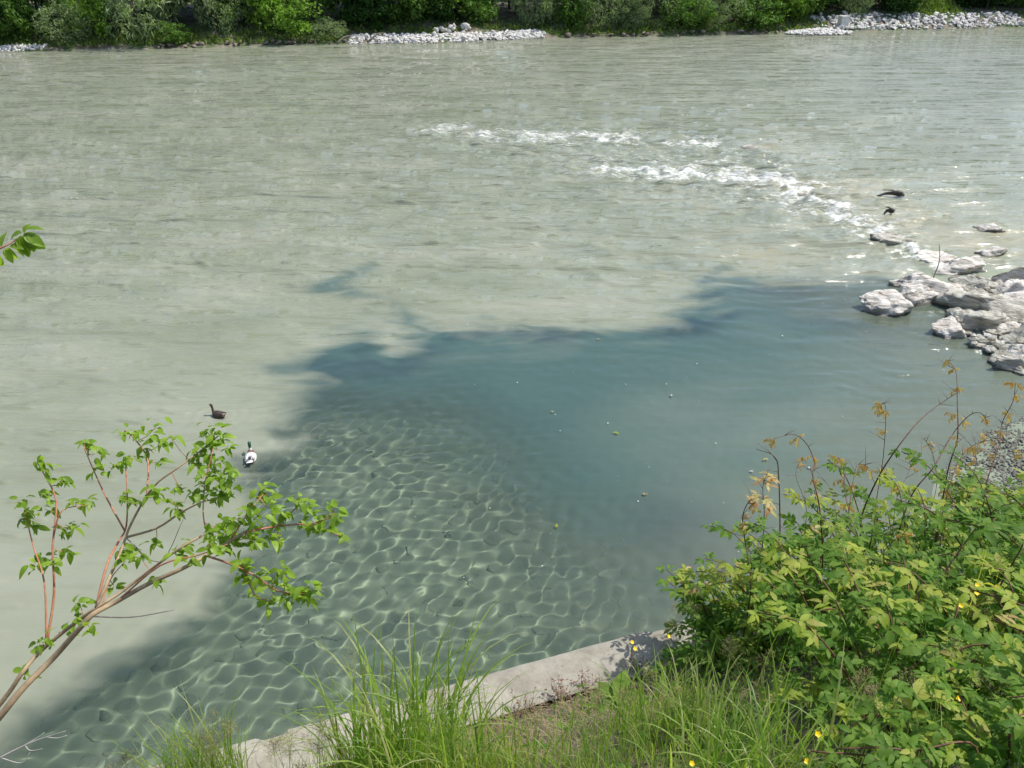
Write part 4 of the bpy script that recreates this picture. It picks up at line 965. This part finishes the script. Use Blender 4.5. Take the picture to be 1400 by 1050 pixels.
# ------------------------------------------------------------------ grasses
def bladevf(L_, W_, bend, n=7, q=random):
    V = []; F = []
    a0 = q.uniform(0, .12)
    y = z = 0.0; ang = a0
    for i in range(n + 1):
        t = i / n; wv = W_ * .5 * (1 - t ** 2.2) * (.6 + .4 * min(1, t * 4))
        V += [(-wv, y, z), (0, y - wv * .35, z - wv * .1), (wv, y, z)]
        ang = a0 + bend * t ** 2.6; st = L_ / n; y += math.sin(ang) * st; z += math.cos(ang) * st
    for i in range(n):
        a = i * 3; F += [(a, a + 1, a + 4, a + 3), (a + 1, a + 2, a + 5, a + 4)]
    return V, F
q = random.Random(31)
BV = [bladevf(1, q.uniform(.018, .026), b, 9, q) for b in (.35, .9, 1.4, 1.9, 2.4, 2.8)]
BT = [bladevf(1, .009, b, 6, q) for b in (.2, .5, .9, 1.4, 2.0)]
BMs = {}
def bm_for(i, m, thin):
    k = (i, m.name, thin)
    if k not in BMs: BMs[k] = vf_mesh('blade', (BT if thin else BV)[i], m)
    return BMs[k]
def tuft(name, base, rad, h, nb, ns, label, m, thin, seed, spread=.25, ws=1.0, maxb=5):
    q = random.Random(seed); t = empty(name, base, label, 'grass', 'grass tufts on the bank'); st = MB(); T = BT if thin else BV
    for i in range(nb + ns):
        a = q.uniform(0, 6.28); rr = rad * math.sqrt(q.random()); p = base + Vector((math.cos(a) * rr, math.sin(a) * rr, -.03)); hh0 = 1; q_ = p - W0
        dd_ = q_.dot(WN); p.z = bankz(dd_, 0) - .02 if dd_ > .42 else WTOP - .03
        hh = h * q.uniform(.5, 1.08) * (1 if i < nb else .75); k = min(len(T) - 1, int(q.random() ** 1.3 * maxb)) if q.random() > .08 else len(T) - 2
        M = Matrix.Translation(p) @ Matrix.Rotation(q.uniform(0, 6.28), 4, 'Z') @ Matrix.Rotation(-q.uniform(0, spread), 4, 'X') @ Matrix.Diagonal((hh * ws, hh, hh, 1))
        if i < nb: link('blade', bm_for(k, m, thin), t, M)
        else: st.add(T[k], M)
    if ns: link('fine_blades', st.mesh('fine_blades', m), t, kind='stuff')
    return t
def onb(px, py):
    s, d = onbank(px, py); return bank(s, d)
tuft('reed_grass', onb(548, 1075), .30, 1.15, 150, 120, 'tallest tuft of broad bladed grass rising in front of the coping', M_grass, False, 1, .13, .8, 5)
tuft('reed_grass', onb(600, 1095), .26, .95, 60, 80, 'shorter broad grass tuft leaning against the tallest tuft', M_grass, False, 2, .14, .8, 4)
tuft('grass_tuft', onb(280, 1095), .26, .72, 110, 260, 'bright green fine grass tuft at the bottom left end of the coping', M_grass, True, 3, .3, 1.5)
tuft('grass_tuft', onb(245, 1120), .2, .6, 50, 120, 'small fine grass tuft at the bottom edge on the far left', M_grass, True, 33, .3, 1.5)
tuft('grass_tuft', onb(700, 1060), .26, .5, 60, 110, 'pale upright grass in front of the dry patch', M_grass_pale, False, 4, .25, .9, 3)
tuft('grass_tuft', onb(770, 1075), .26, .48, 60, 110, 'green grass clump between the dry patch and the dark hollow', M_grass, False, 5, .25, .9, 3)
tuft('reed_grass', onb(895, 1000), .26, .56, 80, 120, 'dark green grass clump left of the thicket', M_grass, False, 6, .3, 1.0)
tuft('reed_grass', onb(945, 1010), .24, .52, 70, 100, 'dark green grass clump touching the thicket', M_grass, False, 16, .3, 1.0)
tuft('reed_grass', onb(985, 1075), .26, .6, 70, 80, 'bluish bent broad grass at the bottom beside the thicket', M_grass, False, 7, .45, 1.3)
tuft('grass_tuft', onb(420, 1080), .24, .42, 40, 90, 'thin grass growing through the coping edge at the lower left', M_grass_pale, True, 8, .35, 1.3)
tuft('grass_tuft', onb(480, 1085), .24, .5, 40, 110, 'thin bright grass left of the tallest tuft', M_grass, True, 18, .3, 1.4)
tuft('grass_tuft', onb(640, 1080), .26, .7, 50, 160, 'fine yellowish grass right of the tallest tuft', M_grass_pale, True, 9, .3, 1.4)
tuft('reed_grass', onb(1050, 1090), .3, .6, 80, 120, 'grass clump at the bottom edge under the shrub with two buttercups', M_grass, False, 41, .4)
tuft('grass_tuft', onb(835, 1050), .24, .5, 50, 150, 'short grass in the dark hollow left of the thicket', M_grass, True, 19, .4, 1.4)
# general ground cover: short grass + dry straw + small herb leaves
g1, g2, g3, g4 = MB(), MB(), MB(), MB(); q = random.Random(55)
for i in range(12500):
    s = q.uniform(-3.2, 6.5); d = .42 + 3.0 * q.random() ** .8
    if mnoise.noise(Vector((s * 1.2, d * 1.2, 4))) < -.12 and q.random() < .8: continue
    if .45 < d < 1.0 and -.7 < s < 1.2 and q.random() < .3: continue
    p = bank(s, d, -.02); h_ = q.uniform(.08, .34); M = Matrix.Translation(p) @ Matrix.Rotation(q.uniform(0, 6.28), 4, 'Z') @ Matrix.Rotation(-q.uniform(0, .6), 4, 'X') @ Matrix.Diagonal((h_ * 1.9, h_, h_, 1))
    (g1 if q.random() < .65 else g2).add(BT[q.randrange(5)], M)
for i in range(7000):
    s = q.uniform(-3, 3.0); d = .36 + 1.6 * q.random()
    if q.random() < .4 : s = q.uniform(-.8, 1.3); d = q.uniform(.36, 1.1)
    p = bank(s, d, q.uniform(0, .03)); p.z = max(p.z, WTOP if d < .42 else -9); a = q.uniform(0, 6.28); l_ = q.uniform(.03, .13)
    e = p + Vector((math.cos(a) * l_, math.sin(a) * l_, q.uniform(-.0, .045))); g3.tube([p, e], [.0014, .0008], 3, False)
for i in range(3200):
    s = q.uniform(-1.5, 5.5); d = .45 + 2.6 * q.random()
    if s < .2 and q.random() < .75: continue
    p = bank(s, d, q.uniform(.02, .22)); g4.add(LV[q.randrange(4)], frame(p, Vector((q.gauss(0, 1), q.gauss(0, 1), .3)), Vector((q.gauss(0, .3), q.gauss(0, .3), 1)), q.uniform(.02, .05)))
for nm, g, m, lb, ct in (('short_grass', g1, M_grass, 'short green grass covering the near bank', 'grass'), ('pale_grass', g2, M_grass_pale, 'short yellowish grass covering the near bank', 'grass'),
                         ('straw_litter', g3, M_straw, 'dry straw and dead stems littering the soil behind the coping', 'litter'), ('small_herbs', g4, M_leaf_mid, 'small leafed herbs growing under the shrubs', 'herbs')):
    tag(link(nm, g.mesh(nm, m)), lb, ct, kind='stuff')

tc = MB(); tq = random.Random(99)
for i in range(420):
    s = tq.uniform(.6, 5.4); d = tq.uniform(.3, 2.6)
    if s < 1.5 - .5 * d: continue
    h_ = tq.uniform(.6, 1.05) * (1 if d < 1.8 else .7); tc.add(BT[tq.randrange(3)], Matrix.Translation(bank(s, d)) @ Matrix.Rotation(tq.uniform(0, 6.28), 4, 'Z') @ Matrix.Rotation(-tq.uniform(0, .45), 4, 'X') @ Matrix.Diagonal((h_ * .6, h_, h_, 1)))
tag(link('grass_culms', tc.mesh('grass_culms', M_grass_pale)), 'thin grass stalks criss-crossing the shrub thicket', 'grass', kind='stuff')
# airy seed heads
def seedgrass(base, h, label, seed, n_st=7, wid=.12, lean=(0, 0)):
    q = random.Random(seed); t = empty('seeding_grass', base, label, 'grass', 'grasses with airy seed heads'); st = MB(); pn = MB()
    for k in range(n_st):
        a = q.uniform(0, 6.28); p = base + Vector((q.gauss(0, wid * .5), q.gauss(0, wid * .4), 0)); hh = h * q.uniform(.7, 1.05)
        top = p + Vector((q.gauss(0, .1) * hh + lean[0], q.gauss(0, .1) * hh + lean[1], hh)); P = spline([p, (p + top) / 2 + Vector((0, 0, .03)), top], 4); st.tube(P, lerp_r(len(P), .0016, .0007), 3, False)
        d0 = (P[-1] - P[-2]).normalized()
        for j in range(15):
            f = j / 15; c = top - d0 * (.22 * hh) * (1 - f); ll = .09 * (1 - f * .75) * hh ** .5
            for rr in range(2):
                b = q.uniform(0, 6.28); e = c + Vector((math.cos(b) * ll, math.sin(b) * ll, ll * q.uniform(.2, .8))); pn.tube([c, e], .0005, 3, False)
                for u in (.6, .8, 1.0):
                    g = c.lerp(e, u) + Vector((q.gauss(0, .004), q.gauss(0, .004), q.gauss(0, .004))); pn.add(leafvf(.008, .003, 3, 0, 0), frame(g, Vector((q.gauss(0, 1), q.gauss(0, 1), 1))))
    link('stems', st.mesh('stems', M_greenstem), t); link('seed_heads', pn.mesh('seed_heads', M_seed), t)
for i, (px, py, h, ns, wd, lb) in enumerate([(315, 1095, .72, 9, .1, 'densest airy seed head grass above the bright lower left tuft'), (205, 1120, .5, 7, .14, 'airy seeding grass at the bottom left edge over dark water'),
                                    (410, 1090, .55, 7, .14, 'airy seeding grass over the left part of the coping'), (150, 1130, .5, 5, .12, 'faint seeding grass furthest left along the bottom edge'),
                                    (470, 1085, .62, 6, .12, 'seeding grass just left of the tallest tuft'), (560, 1080, 1.05, 5, .2, 'seed stems rising inside the tallest tuft'),
                                    (870, 1040, .5, 9, .2, 'seeding grass in the shadow left of the thicket'), (1000, 1000, .62, 6, .15, 'seeding grass before the left end of the thicket'),
                                    (1180, 1040, .5, 7, .2, 'seeding grass rising through the lower thicket'), (1340, 1000, .55, 7, .25, 'seeding grass rising through the lower right thicket')]):
    seedgrass(onb(px, py), h, lb, 300 + i, ns, wd)
q = random.Random(8)
for i, (px, py, h, lb) in enumerate([(925, 870, .55, 'thin seed stalk against dark water left of the thicket tip'), (985, 800, .45, 'thin seed stalk beside the hooked cane')]):
    seedgrass(atd(px, py, 4.9) + Vector((0, 0, -.25)), h, lb, 350 + i, 3, .03)
# purple dry weeds at the coping
for i, (px, py, lb) in enumerate([(765, 962, 'purplish dry weed behind the coping left of centre'), (800, 950, 'purplish dry weed next to a dock leaf'), (715, 980, 'small purplish weed near a coping joint'), (872, 925, 'purplish dry weed beside two buttercups')]):
    b = onb(px, py); mb = MB()
    for k in range(16):
        e = b + Vector((q.gauss(0, .06), q.gauss(0, .06), q.uniform(.08, .22))); mb.tube([b + Vector((q.gauss(0, .03), q.gauss(0, .03), 0)), e], [.0016, .0008], 3)
        for r_ in range(4): mb.add(leafvf(.02, .009, 3), frame(b.lerp(e, q.uniform(.4, 1)), Vector((q.gauss(0, 1), q.gauss(0, 1), .4))))
    tag(link('dry_weed', mb.mesh('dry_weed', M_purp if 'M_purp' in globals() else globals().setdefault('M_purp', simple('purple_brown_stalk', (.10, .055, .045), (.22, .13, .09), 30, .8, 0)))), lb, 'weed', 'dry weeds along the coping')
# dock / burdock broad leaves
def broad(px, py, s, n, label, seed, m=M_leaf_mid, up=.1):
    q = random.Random(seed); b = onb(px, py); t = empty('broad_leafed_plant', b, label, 'plant', 'broad leafed plants on the bank')
    for k in range(n):
        a = k * 2 * math.pi / n + q.uniform(-.3, .3); d = Vector((math.cos(a), math.sin(a), .55)); b2 = b + Vector((0, 0, up * q.uniform(.3, 1)))
        vf = leafvf(1, q.uniform(.45, .6), 8, .2, .45, .03, wave=.03); link('leaf', vf_mesh('leaf', vf, m), t, frame(b2, d, Vector((0, 0, 1)), s * q.uniform(.7, 1.1)))
broad(845, 965, .2, 5, 'dark dock plant behind the coping left of the thicket', 1)
broad(1375, 1010, .16, 7, 'large round bluish leaves in the lower right corner', 2, M_leaf_mid, .5)
broad(1050, 1010, .14, 6, 'broad pale leaves above the lowest buttercup', 3, M_leaf_bright, .45)
broad(1230, 1020, .13, 6, 'broad pale leaves in the bottom of the thicket', 4, M_leaf_bright, .5)
broad(1290, 930, .12, 6, 'broad bright leaves in the right middle of the thicket', 5, M_leaf_bright, .65)
# buttercups
for i, (px, py, t_, lb) in enumerate([(868, 887, 4.3, 'buttercup over the coping, lower of two'), (864, 878, 4.35, 'buttercup over the coping, upper of two'), (914, 870, 4.4, 'buttercup at the left tip of the thicket'),
                                  (946, 1044, 3.2, 'buttercup on the bottom edge in dark grass'), (1118, 1004, 2.9, 'buttercup in the lower thicket, upper of two'), (1104, 1041, 2.8, 'buttercup in the lower thicket, lower of two'),
                                  (1310, 955, 2.8, 'buttercup alone in the right lower thicket'), (1336, 800, 3.6, 'buttercup beside the thick brown cane, topmost'), (1335, 811, 3.6, 'buttercup beside the thick brown cane, just under the topmost'),
                                  (1314, 828, 3.5, 'buttercup left of the thick brown cane'), (1384, 827, 3.4, 'buttercup right of the thick brown cane'), (1364, 803, 3.5, 'buttercup touching the thick brown cane'), (460, 995, 4.1, 'buttercup in front of the left coping')]):
    c = atd(px, py, t_); q = random.Random(i); t = empty('buttercup', c + Vector((0, 0, -.3)), lb, 'flower', 'buttercups on the bank'); mb = MB()
    mb.tube(spline([c + Vector((.02, 0, -.3)), c + Vector((.01, 0, -.15)), c], 3), .001, 4); link('stem', mb.mesh('stem', M_greenstem), t)
    up = Vector((q.gauss(0, .3), -.5, 1)).normalized()
    for k in range(5):
        d = Matrix.Rotation(k * 1.257, 3, up) @ up.orthogonal().normalized(); link('petal', PET if 'PET' in globals() else globals().setdefault('PET', vf_mesh('petal', leafvf(1, .95, 4, .25, -.35), M_petal)), t, frame(c, d, up, .0125))

# ------------------------------------------------------------------ ducks
def feather(name, rough=.55, mott=.5):
    m, n, l, o = mat(name); a = n.new('ShaderNodeAttribute'); a.attribute_name = 'plumage'
    nz = noise_n(n, l, 60, 4, .7); cr = ramp(n, [(.35, (1 - mott, 1 - mott, 1 - mott)), (.65, (1.15, 1.15, 1.15))]); l(nz.outputs[0], cr.inputs[0])
    mx = n.new('ShaderNodeMixRGB'); mx.blend_type = 'MULTIPLY'; mx.inputs[0].default_value = 1; l(a.outputs['Color'], mx.inputs[1]); l(cr.outputs[0], mx.inputs[2])
    p = n.new('ShaderNodeBsdfPrincipled'); l(mx.outputs[0], p.inputs['Base Color']); p.inputs['Roughness'].default_value = rough; l(p.outputs[0], o.inputs[0]); return m
M_fm = feather('drake_plumage', .4, .15); M_ff = feather('hen_plumage', .6, .6)
def loft(name, rings, m, colf, n=18):
    """rings: (centre, tangent pitch in the xz plane, half width y, half height)"""
    V = []; F = []; C = []
    for ri, (cx, cz, pt, wy, hz) in enumerate(rings):
        ux, uz = -math.sin(pt), math.cos(pt)
        for k in range(n):
            a = 2 * math.pi * k / n; y = wy * math.cos(a); h = hz * math.sin(a)
            V.append((cx + ux * h, y, cz + uz * h)); C.append(colf(ri, cx, y, cz + uz * h, math.sin(a)))
    for i in range(len(rings) - 1):
        for k in range(n): F.append((i * n + k, i * n + (k + 1) % n, (i + 1) * n + (k + 1) % n, (i + 1) * n + k))
    F.append(tuple(range(n))); F.append(tuple((len(rings) - 1) * n + n - 1 - k for k in range(n)))
    me = bpy.data.meshes.new(name); me.from_pydata(V, [], F); me.materials.append(m); smooth(me)
    at_ = me.color_attributes.new('plumage', 'FLOAT_COLOR', 'POINT')
    for i, c in enumerate(C): at_.data[i].color = (*c, 1)
    me.update(); return me
def colour_all(me, c):
    at_ = me.color_attributes.new('plumage', 'FLOAT_COLOR', 'POINT')
    for i in range(len(me.vertices)): at_.data[i].color = (*c, 1)
def duck(px, py, yaw, male, label):
    c = at(px, py, 0); t = empty('duck', c, label, 'duck'); m = M_fm if male else M_ff
    Mx = Matrix.Translation(c) @ Matrix.Rotation(yaw, 4, 'Z') @ Matrix.Diagonal((1.1, 1.1, 1.1, 1) if male else (.84, .95, 1.12, 1))
    # tail -> rump -> body -> breast -> neck -> head
    RG = [(-.25, .085, -.25, .018, .008), (-.225, .078, -.25, .042, .02), (-.18, .055, -.2, .072, .045), (-.12, .04, -.1, .1, .07), (-.05, .035, 0, .115, .085), (.03, .033, 0, .115, .088), (.09, .037, .15, .1, .08),
          (.135, .055, .5, .075, .06), (.158, .09, 1.0, .045, .042), (.165, .13, 1.35, .03, .03), (.17, .17, 1.5, .027, .027), (.175, .21, 1.45, .03, .032), (.187, .235, 1.0, .033, .037), (.205, .245, .4, .031, .033), (.225, .242, .1, .022, .022), (.235, .24, 0, .012, .014)]
    if male:
        def cf(ri, x, y, z, u):
            if ri >= 10: return (.008, .07, .035)
            if ri == 9: return (.75, .75, .72)
            if ri >= 6: return (.13, .05, .03)
            if ri <= 1: return (.8, .79, .76)
            if ri in (2, 3): return (.015, .015, .017) if abs(y) < .045 + .02 * (ri == 2) else (.8, .78, .74)
            return (.62, .6, .56) if u > -.3 else (.5, .48, .45)
    else:
        def cf(ri, x, y, z, u):
            if ri >= 12: return (.07, .05, .035) if u > 0 else (.2, .14, .09)
            if ri >= 8: return (.09, .06, .04)
            if ri <= 1: return (.4, .32, .24)
            return (.045, .03, .02) if (ri + int(u * 3)) % 2 else (.09, .06, .04)
    link('body', loft('body', RG, m, cf), t, Mx)
    for s in (-1, 1):   # folded wings
        wr = [(.075, .075, -.1, .008, .012), (.03, .088, -.05, .02, .04), (-.04, .09, 0, .026, .05), (-.11, .088, .05, .022, .04), (-.17, .092, .1, .014, .022), (-.225, .1, .1, .004, .008)]
        if male: wf = lambda ri, x, y, z, u: (.30, .27, .24) if ri > 3 else ((.66, .64, .6) if u > .2 else (.17, .09, .06))
        else: wf = lambda ri, x, y, z, u: (.035, .025, .018) if ri % 2 else (.08, .055, .035)
        w_ = link('wing', loft('wing', wr, m, wf, 12), t, Mx @ Matrix.Translation((0, s * .088, -.01)) @ Matrix.Rotation(s * .42, 4, 'X') @ Matrix.Rotation(-s * .17, 4, 'Z'))
    b = MB(); V = [(.228, -.013, .24), (.228, .013, .24), (.25, -.012, .235), (.25, .012, .235), (.272, -.013, .231), (.272, .013, .231), (.282, 0, .23), (.228, 0, .252), (.25, 0, .243), (.27, 0, .237), (.228, 0, .228), (.25, 0, .228), (.272, 0, .226)]
    b.v = V; b.f = [(0, 2, 8, 7), (2, 4, 9, 8), (4, 6, 9), (1, 7, 8, 3), (3, 8, 9, 5), (5, 9, 6), (0, 10, 11, 2), (2, 11, 12, 4), (4, 12, 6), (1, 3, 11, 10), (3, 5, 12, 11), (5, 6, 12)]
    link('bill', b.mesh('bill', simple('duck_bill_%s' % ('drake' if male else 'hen'), (.45, .38, .05) if male else (.12, .08, .03), (.55, .45, .08) if male else (.2, .12, .04), 20, .4, 0)), t, Mx)
    for s in (-1, 1):
        me = ico_rock('eye', 2, 1, simple('duck_eye_' + ('a' if male else 'b') + ('l' if s < 0 else 'r'), (.01, .008, .006), (.02, .015, .01), 10, .15, 0), (1, 1, 1), 0, 0); link('eye', me, t, Mx @ Matrix.Translation((.208, s * .029, .252)) @ Matrix.Scale(.0045, 4))
    tb = MB()   # tail feathers
    for k in range(-3, 4): tb.add(leafvf(.085, .03, 4, .1, -.15), frame(Vector((-.225, .008 * k, .088)), Vector((-1, .16 * k, .28 if not male else .12))))
    me = tb.mesh('tail', m); colour_all(me, (.78, .77, .74) if male else (.3, .22, .16)); link('tail', me, t, Mx)
    if male:
        cb = MB(); cb.tube(spline([(-.2, 0, .1), (-.235, 0, .125), (-.245, 0, .15), (-.225, 0, .155)], 3), .006, 5); me = cb.mesh('tail_curl', m); colour_all(me, (.01, .01, .012)); link('tail_curl', me, t, Mx)
    return t
duck(299, 569, R(158), False, 'brown female mallard with raised neck swimming left on silty water')
duck(343, 627, R(104), True, 'green headed drake swimming away beside the edge of the clear water')

# ------------------------------------------------------------------ floating things
q = random.Random(14); mb = MB()
for i in range(100):
    px, py = (q.uniform(560, 1300), q.uniform(440, 800)) if i < 85 else (q.uniform(900, 1300), q.uniform(400, 520)); c = at(px, py, .012 + .03)
    if proj(c)[0] > 900 and proj(c)[1] > 780: continue
    s = .004 + .012 * q.random() ** 3 * (1 + c.length / 30); a = q.uniform(0, 6.28); j = len(mb.v)
    for k in range(6): mb.v.append((c.x + s * math.cos(a + k * 1.047) * q.uniform(.5, 1.2), c.y + s * math.sin(a + k * 1.047) * q.uniform(.5, 1.2), c.z + .002))
    mb.f.append(tuple(range(j, j + 6)))
tag(link('floating_fluff', mb.mesh('floating_fluff', simple('seed_fluff', (.6, .6, .55), (.75, .74, .68), 9, .9, 0), False)), 'white seed fluff and specks drifting on the clear pool', 'seed fluff', kind='stuff')
for (px, py, s, m, lb) in [(845, 591, .13, M_leaf_bright, 'pale yellow green leaf cluster floating in mid pool'), (1274, 606, .13, M_rock, 'whitish leaf floating beside the slanting dark cane'), (919, 541, .1, M_rock, 'small white floating leaf right of mid pool'),
                        (818, 464, .09, M_leaf_young, 'tiny brown leaf floating near the silt edge'), (757, 562, .08, M_leaf_young, 'reddish leaf floating left of the pale leaf cluster'), (1047, 626, .12, M_leaf_young, 'brown stick like leaf floating above the thicket'),
                        (1028, 643, .08, M_rock, 'round white petal floating above the thicket'), (762, 720, .1, M_leaf_bright, 'greenish leaf floating at the edge of the cobbled shallows'), (880, 676, .1, M_leaf_young, 'thin dark leaf floating between pool centre and thicket')]:
    mb = MB()
    for k in range(3): mb.add(leafvf(1, .35, 5, .1, .05), frame(at(px, py, .045), Vector((math.cos(k * .9 + px), math.sin(k * .9 + px), 0)), Vector((0, 0, 1)), s * (1 - .25 * k)))
    tag(link('floating_leaf', mb.mesh('floating_leaf', m)), lb, 'leaf', 'leaves floating on the pool')
